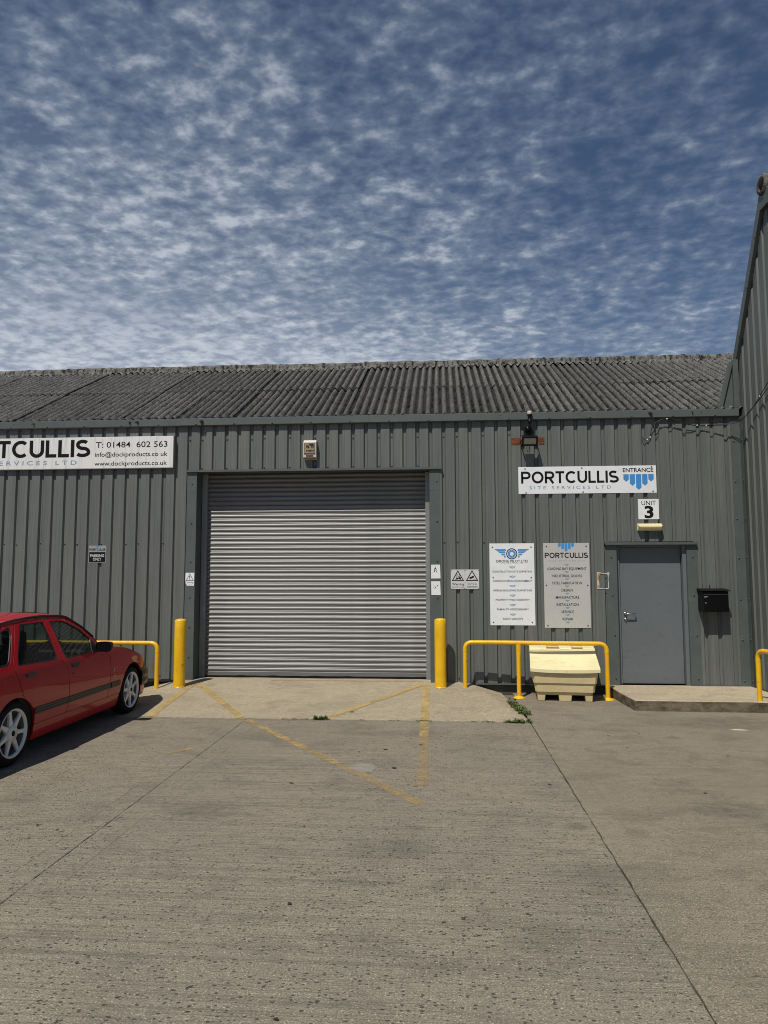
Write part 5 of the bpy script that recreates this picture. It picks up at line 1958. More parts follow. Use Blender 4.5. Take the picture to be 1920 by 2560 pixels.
def build_plants():
    def clump(name, label, spots, n, hgt, mats=('leaf_green', 'leaf_olive')):
        xs = [s[0] for s in spots]
        t = thing(name, label, 'weed', (sum(xs) / len(xs), sum(s[1] for s in spots) / len(spots), 0), 'weeds along the ramp edge')
        fo, st = MB(), MB()
        for (x, y, r, k) in spots:
            for _ in range(int(n * k)):
                a = random.uniform(0, 2 * pi)
                rr = r * math.sqrt(random.random())
                bx, by = x + rr * cos(a), y + rr * sin(a)
                z0 = max(0.0, apron_z(bx, by)) if by > -2.06 else 0.0
                lean = Vector((random.uniform(-.6, .6), random.uniform(-.6, .6), 1)).normalized()
                h = hgt * random.uniform(0.25, 1.0) * (1 - 0.5 * rr / r)
                tip = Vector((bx, by, z0)) + lean * h
                st.tube([(bx, by, z0 - 0.004), tuple(Vector((bx, by, z0)) + lean * h * 0.5 + Vector((0.004, 0, 0))), tuple(tip)], [0.0016, 0.0013, 0.0008], 4, False)
                for q in range(random.randint(4, 8)):
                    u = random.uniform(0.15, 1.0)
                    leaf(fo, Vector((bx, by, z0)) + lean * h * u, Vector((random.uniform(-1, 1), random.uniform(-1, 1), random.uniform(-0.1, 0.8))), random.uniform(0.016, 0.038), random.uniform(0.005, 0.011), random.choice((0, 0, 1)))
        fo.build('foliage', list(mats), t)
        st.build('stem', 'leaf_olive', t)
        return t
    t = clump('weed_clump', 'bushy green weed growing along the right flank of the ramp', [(0.965, -1.05, 0.06, 1), (0.985, -1.22, 0.075, 1.6), (1.01, -1.40, 0.08, 1.8), (1.045, -1.58, 0.075, 1.4), (0.93, -0.90, 0.035, .5)], 26, 0.12)
    mb = MB()
    for k in range(6):
        a = k * pi / 3
        mb.add([(0.985, -1.28, 0.12), (0.985 + 0.012 * cos(a - .3), -1.28 + 0.012 * sin(a - .3), 0.126), (0.985 + 0.015 * cos(a), -1.28 + 0.015 * sin(a), 0.124), (0.985 + 0.012 * cos(a + .3), -1.28 + 0.012 * sin(a + .3), 0.126)], [(0, 1, 2, 3)])
    mb.build('flower', 'flower_white', t)
    clump('weed_clump', 'low green weed at the front right corner of the ramp', [(0.80, -2.085, 0.03, .5), (0.88, -2.09, 0.045, 1.1), (0.96, -2.09, 0.05, 1.2), (1.05, -2.05, 0.035, .8)], 14, 0.05)
    clump('weed_clump', 'small grassy weed in the ramp front edge by the faded diagonal line', [(-1.50, -2.065, 0.02, .8), (-1.44, -2.068, 0.025, 1.4), (-1.39, -2.068, 0.018, .9)], 18, 0.06)
    # scattered green along the joint
    mb = MB()
    for (x0, x1, n) in ((-1.92, -1.86, 24), (-1.80, -1.72, 22), (-1.70, -1.32, 60), (-0.98, -0.92, 14), (-0.62, -0.48, 26), (-0.28, -0.10, 60), (0.36, 0.42, 14), (0.48, 0.66, 60), (0.72, 1.1, 60), (-3.7, -3.2, 25)):
        for _ in range(n):
            x, y = random.uniform(x0, x1), -2.068 + random.uniform(-0.012, 0.012)
            leaf(mb, (x, y, -0.002), Vector((random.uniform(-1, 1), random.uniform(-1, .4), random.uniform(0.2, 1.2))), random.uniform(0.01, 0.026), random.uniform(0.003, 0.007), random.choice((0, 1)))
    tag(mb.build('joint_weed', ['leaf_green', 'leaf_olive']), 'tiny green weeds sprouting along the joint at the ramp front', 'weeds', kind='stuff')
    # dead leaves and grit on the yard
    mb = MB()
    rnd = random.Random(5)
    spots = [(-0.80, -3.62), (-1.9, -4.18), (-0.42, -4.18), (-0.55, -3.50), (2.75, -3.52), (0.9, -4.6), (2.1, -4.75), (-0.2, -3.28), (-1.25, -4.72), (-1.1, -1.72)] + [(rnd.uniform(-3, 3.5), rnd.uniform(-9, -2.2)) for _ in range(34)]
    for k, (x, y) in enumerate(spots):
        r = rnd.uniform(0.012, 0.026) if k < 10 else rnd.uniform(0.005, 0.014)
        z = (apron_z(x, y) if y > -2.06 else 0) + 0.003
        a0 = rnd.uniform(0, 6)
        m = 7
        ring = [(x + cos(a0 + 2 * pi * q / m) * r * rnd.uniform(0.6, 1.3) * 1.2, y + sin(a0 + 2 * pi * q / m) * r * rnd.uniform(0.4, 0.9), z + rnd.uniform(0, 0.006)) for q in range(m)]
        mb.add(ring + [(x, y, z + 0.008)], [(q, (q + 1) % m, m) for q in range(m)], True)
    tag(mb.build('leaf_litter', 'dead_leaf'), 'scattered dark dead leaves and crumbs on the yard concrete', 'litter', kind='stuff')
    t = thing('wood_splinter', 'thin pale splinter of wood on the dark concrete right of the door step', 'wood', (3.35, -2.3, 0.0))
    mb = MB()
    mb.add([(3.22, -2.325, 0.002), (3.30, -2.30, 0.010), (3.44, -2.335, 0.006), (3.40, -2.35, 0.003), (3.28, -2.345, 0.003), (3.30, -2.32, 0.016)], [(0, 4, 5), (4, 3, 5), (3, 2, 5), (2, 1, 5), (1, 0, 5)])
    mb.build('splinter', 'pale_wood', t)


build_plants()


# ---------------------------------------------------------------- red car
def interp(x, xs, ys):
    if x <= xs[0]:
        return ys[0]
    for i in range(len(xs) - 1):
        if x <= xs[i + 1]:
            t = (x - xs[i]) / (xs[i + 1] - xs[i])
            return ys[i] + (ys[i + 1] - ys[i]) * t
    return ys[-1]


CPZ = [.14, .20, .30, .42, .55, .70, .80, .86, .90, 1.0, 1.15, 1.27, 1.33]
CPX = [.745, .780, .800, .815, .820, .815, .803, .785, .765, .72, .65, .585, .545]
CTY = [-2.3, -2.2, -2.0, -1.5, -1.0, .8, 1.3, 1.5, 1.65, 1.80, 1.92, 2.02]
CTX = [.26, .16, .08, .02, 0, 0, .010, .022, .042, .085, .160, .290]
CAR = Vector((-4.70, -3.10, 0.0))
GUT = [(-1.95, 1.165), (-1.6, 1.236), (-1.19, 1.284), (-.98, 1.303), (-.76, 1.314), (-.5, 1.318), (-.12, 1.302), (-.015, 1.279), (.038, 1.252), (.21, 1.157), (.368, 1.035), (.43, .968), (.57, .885)]
WING = [(.57, .885), (.8, .878), (1.0, .850), (1.137, .822), (1.36, .757), (1.5, .712), (1.65, .655), (1.80, .60)]


def hw(y, z):
    return interp(z, CPZ, CPX) - interp(y, CTY, CTX)


def smooth_poly(pts, r=0.02, n=3):
    """round the corners of a closed 2-D polygon"""
    out = []
    m = len(pts)
    for i in range(m):
        p, a, b = Vector(pts[i]), Vector(pts[i - 1]), Vector(pts[(i + 1) % m])
        d1, d2 = a - p, b - p
        k1, k2 = min(r, d1.length * 0.45), min(r, d2.length * 0.45)
        s, e = p + d1.normalized() * k1, p + d2.normalized() * k2
        for q in range(n + 1):
            u = q / n
            out.append(tuple(s * (1 - u) ** 2 + p * 2 * u * (1 - u) + e * u * u))
    return out


def dens(poly, step=0.05):
    out = []
    m = len(poly)
    for i in range(m):
        a, b = Vector(poly[i]), Vector(poly[(i + 1) % m])
        k = max(1, int((b - a).length / step))
        out += [tuple(a + (b - a) * q / k) for q in range(k)]
    return out


def inside(p, poly):
    x, y = p
    c = False
    n = len(poly)
    j = n - 1
    for i in range(n):
        xi, yi = poly[i]
        xj, yj = poly[j]
        if (yi > y) != (yj > y) and x < (xj - xi) * (y - yi) / (yj - yi) + xi:
            c = not c
        j = i
    return c


def tri_panel(outline, holes=(), step=0.045):
    """constrained triangulation of a 2-D outline with holes; returns points, faces, boundary loops"""
    loops = [dens(outline, step)] + [dens(h, step) for h in holes]
    pts, edges = [], []
    for lp in loops:
        b = len(pts)
        pts += [Vector(p) for p in lp]
        edges += [(b + i, b + (i + 1) % len(lp)) for i in range(len(lp))]
    xs = [p.x for p in pts]
    ys = [p.y for p in pts]
    y = min(ys) + step / 2
    while y < max(ys):
        x = min(xs) + step / 2
        while x < max(xs):
            q = (x, y)
            if inside(q, loops[0]) and not any(inside(q, h) for h in loops[1:]):
                if min((Vector(q) - p).length for p in pts[:sum(len(l) for l in loops)]) > step * 0.5:
                    pts.append(Vector(q))
            x += step
        y += step
    vo, eo, fo, _, _, _ = delaunay_2d_cdt(pts, edges, [], 0, 1e-5)
    faces = []
    for f in fo:
        c = sum((vo[i] for i in f), Vector((0, 0))) / len(f)
        if inside(tuple(c), loops[0]) and not any(inside(tuple(c), h) for h in loops[1:]):
            faces.append(tuple(f))
    return [tuple(v) for v in vo], faces, loops


def side_panel(mb, outline, holes=(), off=0.0, rim=0.014, step=0.045, side=1, mi=0):
    vo, fo, loops = tri_panel(outline, holes, step)
    P = lambda p, d=0.0: tuple(CAR + Vector((side * (hw(p[0], p[1]) + off - d), p[0], p[1])))
    ff = [f if side > 0 else tuple(reversed(f)) for f in fo]
    mb.add([P(p) for p in vo], ff, True, mi)
    if rim:
        for lp in loops:
            n = len(lp)
            mb.add([P(p) for p in lp] + [P(p, rim) for p in lp], [(i, (i + 1) % n, (i + 1) % n + n, i + n) for i in range(n)], False, mi)


def wheel_meshes():
    """returns parts built round the origin; outer face towards +x"""
    R, W2 = 0.295, 0.088
    ty = MB()
    ty.lathe([(0.205, -W2 + 0.01), (0.225, -W2), (0.265, -W2), (0.286, -W2 + 0.018), (0.295, -W2 + 0.05), (0.295, W2 - 0.05), (0.286, W2 - 0.018), (0.268, W2 + 0.001), (0.240, W2 + 0.004), (0.222, W2), (0.214, W2 - 0.006), (0.210, W2 - 0.02), (0.205, -W2 + 0.01)], (0, 0, 0), 'x', 56)
    rm = MB()
    rm.lathe([(0.219, W2 - 0.004), (0.222, W2 + 0.003), (0.214, W2 + 0.004), (0.205, W2 - 0.006), (0.199, W2 - 0.02)], (0, 0, 0), 'x', 56)
    bl = MB()
    bl.lathe([(0.199, W2 - 0.018), (0.190, 0.03), (0.186, -0.03), (0.180, -0.035), (0.07, -0.03), (0.0005, -0.03)], (0, 0, 0), 'x', 40)
    sp = MB()
    for k in range(7):
        a = 2 * pi * k / 7 + 0.22
        ca, sa = cos(a), sin(a)
        sec = []
        for (r, w, x, dpt) in ((0.050, 0.032, W2 - 0.014, 0.03), (0.085, 0.027, W2 - 0.013, 0.03), (0.13, 0.0195, W2 - 0.014, 0.026), (0.17, 0.0165, W2 - 0.015, 0.022), (0.193, 0.021, W2 - 0.016, 0.02), (0.203, 0.034, W2 - 0.018, 0.018)):
            ring = []
            for (sx, sw) in ((x, -w * 0.80), (x, w * 0.80), (x - 0.007, w), (x - dpt, w), (x - dpt, -w), (x - 0.007, -w)):
                ring.append((sx, r * ca - sw * sa, r * sa + sw * ca))
            sec.append(ring)
        v = [p for ring in sec for p in ring]
        f = []
        for i in range(len(sec) - 1):
            for q in range(6):
                f.append((i * 6 + q, i * 6 + (q + 1) % 6, (i + 1) * 6 + (q + 1) % 6, (i + 1) * 6 + q))
        sp.add(v, f)
    hb = MB()
    hb.lathe([(0.074, W2 - 0.04), (0.072, W2 - 0.006), (0.066, W2 + 0.001), (0.0005, W2 - 0.002)], (0, 0, 0), 'x', 28)
    cp = MB()
    cp.lathe([(0.026, W2 - 0.003), (0.025, W2 + 0.004), (0.0005, W2 + 0.005)], (0, 0, 0), 'x', 18)
    cp.lathe([(0.006, W2 - 0.003), (0.006, W2 - 0.0005), (0.0005, W2 - 0.0003)], (0, 0.012, 0.040), 'x', 8)
    return [('tyre', ty, 'tyre_rubber'), ('rim', rm, 'alloy_white'), ('wheel_barrel', bl, 'alloy_inner'), ('spokes', sp, 'alloy_white'), ('hub', hb, 'alloy_white'), ('hub_cap', cp, 'black_plastic')]


def build_car():
    car = thing('parked_car', 'old red five door hatchback with white seven spoke wheels parked nose to the wall', 'car', tuple(CAR))
    F_ARC = [(1.26 + .348 * cos(radians(a)), .292 + .348 * sin(radians(a))) for a in range(176, 30, -9)]
    R_ARC = [(-1.27 + .322 * cos(radians(a)), .292 + .322 * sin(radians(a))) for a in range(8, 180, 9)]
    FWIN = smooth_poly([(-.385, 1.262), (-.155, 1.254), (-.056, 1.233), (.146, 1.140), (.285, 1.028), (.395, .925), (.372, .868), (-.345, .866), (-.362, .92)], 0.022)
    RWIN = smooth_poly([(-.915, 1.262), (-.498, 1.264), (-.490, 1.17), (-.497, .876), (-1.185, .890), (-1.135, .99)], 0.022)
    QWIN = smooth_poly([(-1.085, 1.252), (-1.24, 1.215), (-1.45, 1.09), (-1.60, .955), (-1.56, .905), (-1.315, .905), (-1.265, .94), (-1.10, 1.18)], 0.03)
    FDOOR = smooth_poly([(-.361, .318), (-.320, .42), (-.334, .6), (-.341, .73), (-.381, .825), (-.437, .865), (-.441, 1.17), (-.433, 1.286), (-.2, 1.284), (-.02, 1.252), (.19, 1.150), (.345, 1.032), (.47, .915), (.535, .845), (.612, .77), (.614, .65), (.609, .45), (.558, .318)], 0.02)
    RDOOR = smooth_poly([(-.955, .318), (-.953, .36)] + [(-1.27 + .326 * cos(radians(a)), .292 + .326 * sin(radians(a))) for a in (20, 30, 40)] + [(-1.160, .618), (-1.203, .727), (-1.254, .85), (-1.243, .92), (-1.147, 1.045), (-.990, 1.278), (-.76, 1.292), (-.441, 1.287), (-.449, 1.17), (-.445, .865), (-.389, .825), (-.349, .73), (-.342, .6), (-.328, .42), (-.369, .318)], 0.02)
    q_arc = [(-1.27 + .322 * cos(radians(a)), .292 + .322 * sin(radians(a))) for a in range(46, 180, 9)]
    QUART = [(-1.020, .505)] + q_arc + [(-1.60, .25), (-2.12, .27), (-2.20, .45), (-2.22, .75), (-2.17, .88), (-1.98, 1.02), (-1.72, 1.17), (-1.5, 1.232), (-1.0, 1.278), (-1.155, 1.05), (-1.250, .925), (-1.262, .85), (-1.211, .727), (-1.167, .616)]
    FEND = [(.566, .318), (.617, .45), (.622, .65), (.620, .772), (.543, .848), (.575, .884), (.8, .876), (1.0, .848), (1.137, .820), (1.36, .755), (1.5, .710), (1.60, .672), (1.64, .62), (1.66, .528), (1.52, .522)] + [(1.26 + .348 * cos(radians(a)), .292 + .348 * sin(radians(a))) for a in range(41, 174, 9)] + [(.912, .318)]
    # amber lamp is let into the wing corner
    LAMP = smooth_poly([(1.200, .708), (1.30, .722), (1.40, .700), (1.425, .635), (1.36, .628), (1.29, .640)], 0.012)
    sides = (1, -1)
    body = MB()
    for s in sides:
        # rail over the doors, up to the drain channel
        top = GUT
        low = [(.535, .852), (.47, .922), (.345, 1.039), (.19, 1.157), (-.02, 1.259), (-.2, 1.290), (-.433, 1.292), (-.76, 1.297), (-.985, 1.284), (-1.2, 1.264), (-1.5, 1.236), (-1.72, 1.174), (-1.98, 1.025)]
        poly = [(.57, .885)] + low + [(-2.04, 1.06)] + [p for p in top[:-1]]
        side_panel(body, poly, (), 0.0, 0.02, 0.05, s)
        side_panel(body, [(-.93, .16), (.91, .16), (.90, .312), (-.945, .312)], (), -0.004, 0.02, 0.06, s)
        # shut-line backing so that the gaps read dark
        for Y0_, Y1_ in ((-.47, -.30), (-1.27, -.92), (.50, .64)):
            pass
    # roof
    def roofp(u, v):
        y = -1.72 + (0.035 + 1.72) * v
        x = (u - 0.5) * 2
        yy = y + (0.10 * v ** 3) * (1 - x * x) - (0.10 * (1 - v) ** 3) * (1 - x * x)
        ze = interp(y, [g[0] for g in GUT], [g[1] for g in GUT])
        w = hw(y, ze) - 0.006
        return tuple(CAR + Vector((x * w, yy, ze + 0.040 * (1 - x ** 4) * (0.55 + 0.45 * sin(pi * min(1, max(0, v)))))))
    body.grid(roofp, 18, 24)
    # hatch surface and tail
    def hatch(u, v):
        x = (u - 0.5) * 2
        y = -2.20 + (0.48) * v ** 1.0
        z = .87 + (1.19 + .02 - .87) * v ** 0.85
        w = (hw(-2.05, z) - 0.02)
        return tuple(CAR + Vector((x * w, y - 0.06 * (1 - x * x), z + 0.012 * (1 - x * x))))
    body.grid(hatch, 12, 8)
    def tail(u, v):
        x = (u - 0.5) * 2
        z = .27 + (.88 - .27) * v
        w = hw(-2.2, z) + 0.006
        return tuple(CAR + Vector((x * w, -2.2 - 0.05 * (1 - x * x), z)))
    body.grid(tail, 12, 8)
    # front valance and nose
    NP = [(.80, 1.50), (.790, 1.60), (.768, 1.70), (.725, 1.80), (.640, 1.895), (.50, 1.955), (.28, 1.99), (0, 2.0)]
    NP = NP + [(-x, y) for x, y in reversed(NP[:-1])]
    def ring(off, dy, z, i):
        x, y = NP[i]
        k = 1 + off
        return tuple(CAR + Vector((x * k, y + dy, z)))
    for (rows) in ([(0.0, -0.02, .19), (0.01, 0.0, .25), (0.008, 0.0, .32)], [(-.012, -.02, .50), (-.014, -.03, .58), (-.03, -.055, .655), (-.06, -.09, .69)]):
        v, f = [], []
        for (o, dy, z) in rows:
            v += [ring(o, dy, z, i) for i in range(len(NP))]
        n = len(NP)
        for r in range(len(rows) - 1):
            for i in range(n - 1):
                f.append((r * n + i, r * n + i + 1, (r + 1) * n + i + 1, (r + 1) * n + i))
        body.add(v, f, True)
    # cowl panel between bonnet and windscreen
    body.build('body_shell', 'car_red', car)
    # bonnet
    mb = MB()
    def bon(u, v):
        x = (u - 0.5) * 2
        ye = .575 + (1.625 - .575) * v
        yc = .80 + (1.935 - .80) * v
        y = yc + (ye - yc) * abs(x) ** 2.2
        ze = interp(ye, [g[0] for g in WING], [g[1] for g in WING]) + 0.004
        zc = .925 + (.715 - .925) * v ** 1.5
        z = zc + (ze - zc) * abs(x) ** 2.6
        w = hw(ye, ze) - 0.004
        return tuple(CAR + Vector((x * w, y, z)))
    mb.grid(bon, 22, 20)
    mb.build('bonnet', 'car_red', car)
    # wings, doors, quarters
    for s in sides:
        mb = MB()
        side_panel(mb, FEND, (LAMP,), 0.0, 0.016, 0.04, s)
        # rolled lip of the arch
        wg = mb.build('front_wing', 'car_red', car)
        mb = MB()
        side_panel(mb, LAMP, (), -0.002, 0.01, 0.03, s)
        mb.build('indicator_lamp', 'amber_lamp', wg)
        fd = MB()
        side_panel(fd, FDOOR, (FWIN,), 0.0, 0.018, 0.045, s)
        fd = fd.build('front_door', 'car_red', car)
        rd = MB()
        side_panel(rd, RDOOR, (RWIN,), 0.0, 0.018, 0.045, s)
        rd = rd.build('rear_door', 'car_red', car)
        qd = MB()
        side_panel(qd, QUART, (QWIN,), 0.0, 0.018, 0.045, s)
        qd = qd.build('rear_wing', 'car_red', car)
        for win, par in ((FWIN, fd), (RWIN, rd), (QWIN, qd)):
            c = Vector((sum(p[0] for p in win) / len(win), sum(p[1] for p in win) / len(win)))
            shr = lambda k: [tuple(c + (Vector(p) - c) * k - (Vector(p) - c).normalized() * 0.0) for p in win]
            inner = [tuple(Vector(p) - (Vector(p) - c).normalized() * 0.020) for p in win]
            mb = MB()
            side_panel(mb, win, (inner,), -0.003, 0.012, 0.05, s)
            mb.build('window_seal', 'car_trim', par)
            mb = MB()
            side_panel(mb, inner, (), -0.012, 0, 0.08, s)
            mb.build('window_glass', 'car_glass', par)
        # mirror sail and mirror
        mb = MB()
        side_panel(mb, [(.225, .868), (.368, .868), (.392, .925), (.292, 1.020), (.262, .98)], (), 0.002, 0.01, 0.05, s)
        mb.build('mirror_sail', 'car_trim', fd)
        # handles, lock
        for (yy, zz, par) in ((-1.035, .788, rd), (-.198, .778, fd)):
            mb = MB()
            x = hw(yy, zz)
            a, b = CAR + Vector((s * (x - 0.004), yy - .074, zz - .027)), CAR + Vector((s * (x + 0.003), yy + .074, zz + .027))
            mb.box(min(a.x, b.x), max(a.x, b.x), a.y, b.y, a.z, b.z)
            a, b = CAR + Vector((s * (x + 0.002), yy - .062, zz - .004)), CAR + Vector((s * (x + 0.016), yy + .066, zz + .022))
            mb.box(min(a.x, b.x), max(a.x, b.x), a.y, b.y, a.z, b.z)
            mb.build('door_handle', 'car_trim', par, bevel=0.005)
        mb = MB()
        x = hw(-.262, .70)
        mb.lathe([(.011, 0), (.010, .003 * s), (.0005, .004 * s)], tuple(CAR + Vector((s * x, -.262, .702))), 'x', 12)
        mb.build('door_lock', 'car_trim', fd)
        # rubbing strips with two pale lines
        for (ya, yb, par) in ((-.985, -.378, rd), (-.368, -.322, rd), (-.318, .606, fd), (.630, .872, wg)):
            mb = MB()
            n = max(1, int((yb - ya) / 0.08))
            z0, z1 = .408, .478
            sec = [(0.0, z0), (.010, z0 + .004), (.012, z0 + .020), (.009, z0 + .022), (.012, z0 + .026), (.012, z0 + .042), (.009, z0 + .045), (.012, z0 + .048), (.011, z1 - .004), (0.0, z1)]
            v, f = [], []
            for i in range(n + 1):
                y = ya + (yb - ya) * i / n
                for (o, z) in sec:
                    v.append(tuple(CAR + Vector((s * (hw(y, z) + o), y, z))))
            m = len(sec)
            for i in range(n):
                for q in range(m - 1):
                    f.append((i * m + q, i * m + q + 1, (i + 1) * m + q + 1, (i + 1) * m + q))
            for i in (0, n):
                f.append(tuple(range(i * m, i * m + m)))
            mb.add(v, f)
            mb.build('rubbing_strip', 'car_trim', par)
        # small chrome badges on the wing
        mb = MB()
        x = hw(.70, .62) + 0.001
        for poly in ([(.685, .600), (.705, .598), (.712, .622), (.704, .642), (.690, .640), (.683, .618)], [(.688, .538), (.728, .540), (.731, .552), (.702, .556), (.690, .550)]):
            v = [tuple(CAR + Vector((s * (x + .003), p[0], p[1]))) for p in poly] + [tuple(CAR + Vector((s * x, p[0], p[1]))) for p in poly]
            n = len(poly)
            mb.add(v, [tuple(range(n))] + [(i, i + n, (i + 1) % n + n, (i + 1) % n) for i in range(n)])
        mb.build('badge', 'steel_bright', wg)
        # roof drain moulding
        mb = MB()
        pts = [tuple(CAR + Vector((s * (hw(y, z) + .004), y, z + .004))) for y, z in GUT[:-2]]
        mb.tube(pts, 0.0085, 8)
        mb.build('drain_moulding', 'car_trim', car)
        # door mirror
        mb = MB()
        c = CAR + Vector((s * (hw(.36, .93) + .105), .335, .925))
        sx, sz = .095, .058
        v, f = [], []
        for (dy, k) in ((-.012, .93), (0.0, 1.0), (.045, .97), (.082, .78), (.10, .45)):
            for q in range(20):
                a = 2 * pi * q / 20
                cx, cz = cos(a), sin(a)
                ex = abs(cx) ** .45 * (1 if cx > 0 else -1)
                ez = abs(cz) ** .45 * (1 if cz > 0 else -1)
                v.append((c.x + s * ex * sx * k, c.y + dy, c.z + ez * sz * k))
        for i in range(4):
            for q in range(20):
                f.append((i * 20 + q, i * 20 + (q + 1) % 20, (i + 1) * 20 + (q + 1) % 20, (i + 1) * 20 + q))
        f.append(tuple(range(80, 100)))
        mb.add(v, f, True)
        mb.tube([tuple(c + Vector((-s * .06, .035, -.03))), tuple(c + Vector((-s * .105, .03, -.045))), tuple(c + Vector((-s * .14, .02, -.05)))], 0.020, 10)
        mir = mb.build('door_mirror', 'car_trim', car)
        mb = MB()
        v = [(c.x + s * sx * .86 * px, c.y - .006, c.z + sz * .80 * pz) for px, pz in ((-1, -.85), (-.9, -1), (.9, -1), (1, -.85), (1, .85), (.9, 1), (-.9, 1), (-1, .85))]
        mb.add(v, [tuple(range(8))])
        mb.build('mirror_glass', 'black_gloss', mir)
    # bumpers
    for front in (True, False):
        mb = MB()
        P = [(.812, 1.475)] + [(x * 1.022, y + .015) for x, y in NP[:8]]
        if not front:
            P = [(.80, -1.64), (.79, -1.9), (.77, -2.1), (.72, -2.22), (.62, -2.29), (.40, -2.325), (0, -2.335)]
        P = P + [(-x, y) for x, y in reversed(P[:-1])]
        sec = [(.0, .315), (.022, .325), (.030, .36), (.030, .40), (.024, .405), (.024, .425), (.031, .43), (.031, .468), (.022, .505), (0, .522), (-.05, .525)]
        v, f = [], []
        m = len(sec)
        for i, (x, y) in enumerate(P):
            a = Vector(P[max(0, i - 1)])
            b = Vector(P[min(len(P) - 1, i + 1)])
            t = (b - a).normalized()
            nrm = Vector((t.y, -t.x)) * (1 if front else -1)
            for (o, z) in sec:
                v.append(tuple(CAR + Vector((x + nrm.x * o, y + nrm.y * o, z))))
        for i in range(len(P) - 1):
            for q in range(m - 1):
                f.append((i * m + q, i * m + q + 1, (i + 1) * m + q + 1, (i + 1) * m + q))
        f += [tuple(range(m)), tuple(range((len(P) - 1) * m, len(P) * m))]
        mb.add(v, f, True)
        mb.build('front_bumper' if front else 'rear_bumper', 'car_bumper', car)
    # headlamps on the nose
    for s in sides:
        mb = MB()
        v = []
        idx = [i for i in range(2, 6)]
        n = len(NP)
        for (o, dy, z) in ((-.006, -.012, .515), (-.008, -.022, .58), (-.024, -.046, .648)):
            for i in idx:
                x, y = NP[i]
                v.append(tuple(CAR + Vector((s * (x * (1 + o) + .004), y + dy + .008, z))))
        k = len(idx)
        mb.add(v, [(r * k + i, r * k + i + 1, (r + 1) * k + i + 1, (r + 1) * k + i) for r in range(2) for i in range(k - 1)], True)
        mb.build('headlamp', 'head_lamp', car)
        mb = MB()
        mb.box(CAR.x + (s * .58 if s < 0 else .42) - (0.0), CAR.x + (.58 if s > 0 else -.42), CAR.y - 2.275, CAR.y - 2.235, .62, .78)
        mb.build('tail_lamp', 'tail_lamp', car, bevel=0.01)
    # glass front and back
    mb = MB()
    def ws(u, v):
        x = (u - 0.5) * 2
        yb_, yt_ = .80 - .24 * x * x, .135 - .10 * x * x
        zb_, zt_ = .922 - .03 * x * x, 1.330 - .065 * x * x
        w = .705 + (.560 - .705) * v
        return tuple(CAR + Vector((x * w, yb_ + (yt_ - yb_) * v, zb_ + (zt_ - zb_) * v + .03 * sin(pi * v) * (1 - x * x))))
    mb.grid(ws, 14, 8)
    mb.build('windscreen', 'car_glass', car)
    mb = MB()
    def rs(u, v):
        x = (u - 0.5) * 1.72
        p = Vector(hatch(0.5 + x / 2, 0.12 + 0.76 * v))
        return tuple(p + Vector((0, -0.006, 0.008)))
    mb.grid(rs, 10, 6)
    mb.build('rear_window', 'black_gloss', car)
    # floor, arches, cabin
    mb = MB()
    mb.box(CAR.x - .72, CAR.x + .72, CAR.y - 2.1, CAR.y + 1.75, .17, .24)
    mb.box(CAR.x - .60, CAR.x + .60, CAR.y + .60, CAR.y + 1.70, .24, .62)
    mb.box(CAR.x - .66, CAR.x + .66, CAR.y - 2.15, CAR.y - 1.60, .24, .84)
    for yy, r in ((1.26, .352), (-1.27, .326)):
        for s in sides:
            xo, xi = CAR.x + s * .800, CAR.x + s * .56
            v, f = [], []
            n = 20
            for i in range(n + 1):
                a = pi * i / n
                v += [(CAR.x + s * (hw(yy + r * cos(a), .292 + r * sin(a)) - .010), CAR.y + yy + r * cos(a), .292 + r * sin(a)), (xi, CAR.y + yy + r * cos(a), .292 + r * sin(a))]
            for i in range(n):
                f.append((2 * i, 2 * i + 1, 2 * i + 3, 2 * i + 2))
            f.append(tuple(2 * i + 1 for i in range(n + 1)))
            mb.add(v, f)
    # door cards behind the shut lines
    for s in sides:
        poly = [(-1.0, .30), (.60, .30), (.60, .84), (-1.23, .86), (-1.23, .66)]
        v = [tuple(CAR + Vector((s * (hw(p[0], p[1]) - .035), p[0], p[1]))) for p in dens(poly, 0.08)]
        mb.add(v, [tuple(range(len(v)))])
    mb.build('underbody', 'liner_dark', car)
    mb = MB()
    mb.box(CAR.x - .66, CAR.x + .66, CAR.y + .28, CAR.y + .62, .55, .86)
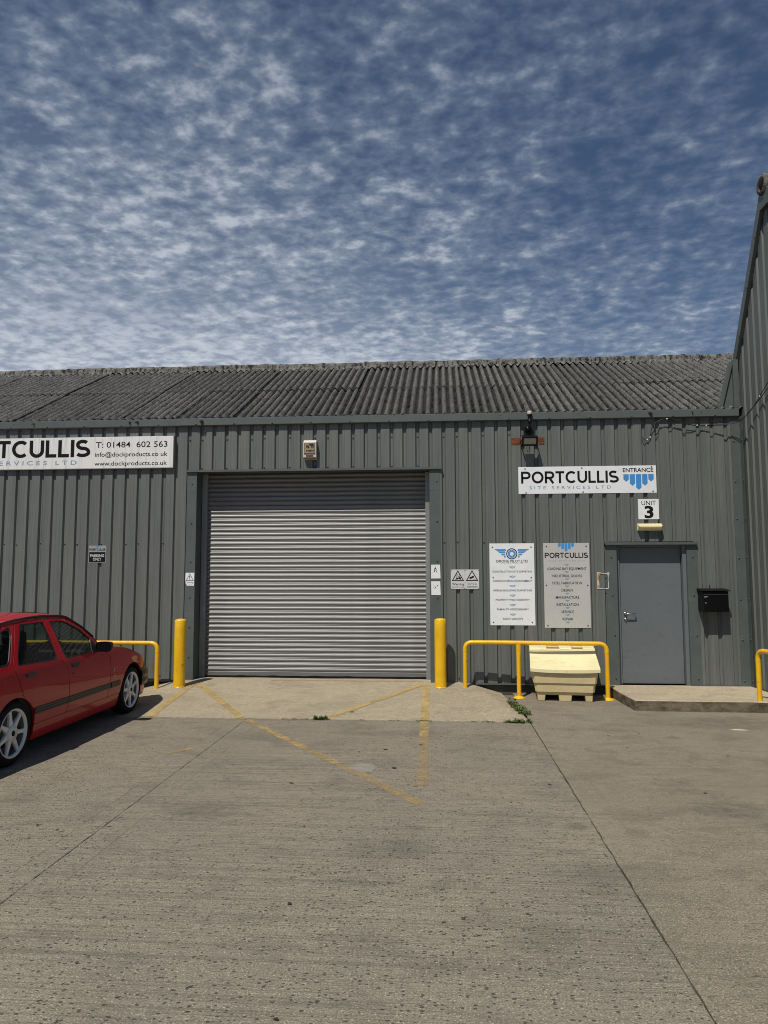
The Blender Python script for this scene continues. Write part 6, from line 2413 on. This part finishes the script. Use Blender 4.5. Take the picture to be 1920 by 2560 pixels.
    mb.box(CAR.x - .64, CAR.x + .64, CAR.y - 2.0, CAR.y - 1.42, .80, .86)
    mb.build('dashboard', 'dash_grey', car, bevel=0.03)
    for s in sides:
        mb = MB()
        cx = CAR.x + s * .34
        mb.obox((cx, CAR.y - .18, .40), (.25, 0, 0), (0, .27, 0.03), (0, 0, .09))
        mb.obox((cx, CAR.y - .48, .72), (.24, 0, 0), (0, .055, .015), (0, -.085, .30))
        mb.build('front_seat', 'seat_cloth', car, bevel=0.05, seg=3)
        mb = MB()
        mb.obox((cx, CAR.y - .585, 1.10), (.125, 0, 0), (0, .035, .005), (0, -.01, .07))
        mb.build('headrest', 'seat_cloth', car, bevel=0.03, seg=3)
    mb = MB()
    mb.obox((CAR.x, CAR.y - 1.05, .44), (.60, 0, 0), (0, .24, .03), (0, 0, .09))
    mb.obox((CAR.x, CAR.y - 1.36, .70), (.60, 0, 0), (0, .06, .015), (0, -.08, .27))
    mb.build('rear_seat', 'seat_cloth', car, bevel=0.05, seg=3)
    mb = MB()
    c = CAR + Vector((.34, .12, .84))
    ringp = [tuple(c + Vector((.175 * cos(2 * pi * k / 24), .06 * sin(2 * pi * k / 24), .165 * sin(2 * pi * k / 24)))) for k in range(25)]
    mb.tube(ringp, 0.013, 8, False)
    mb.tube([tuple(c + Vector((0, .02, 0))), tuple(c + Vector((0, .25, -.12)))], 0.025, 8)
    mb.build('steering_wheel', 'car_trim', car)
    # wheels
    parts = wheel_meshes()
    meshes = [(n, m.build(n, mt, mesh_only=True)) for n, m, mt in parts]
    for s in sides:
        for yy in (1.26, -1.27):
            w = bpy.data.objects.new('wheel', None)
            COL.objects.link(w)
            w.location = (CAR.x + s * .705, CAR.y + yy, .297)
            attach(w, car)
            rot = Euler((random.uniform(0, 6.28), 0, pi if s < 0 else 0))
            for n, me in meshes:
                o = bpy.data.objects.new(n, me)
                COL.objects.link(o)
                o.parent = w
                if n != 'tyre':
                    o.rotation_euler = rot
                else:
                    o.rotation_euler = (0, 0, pi if s < 0 else 0)


build_car()
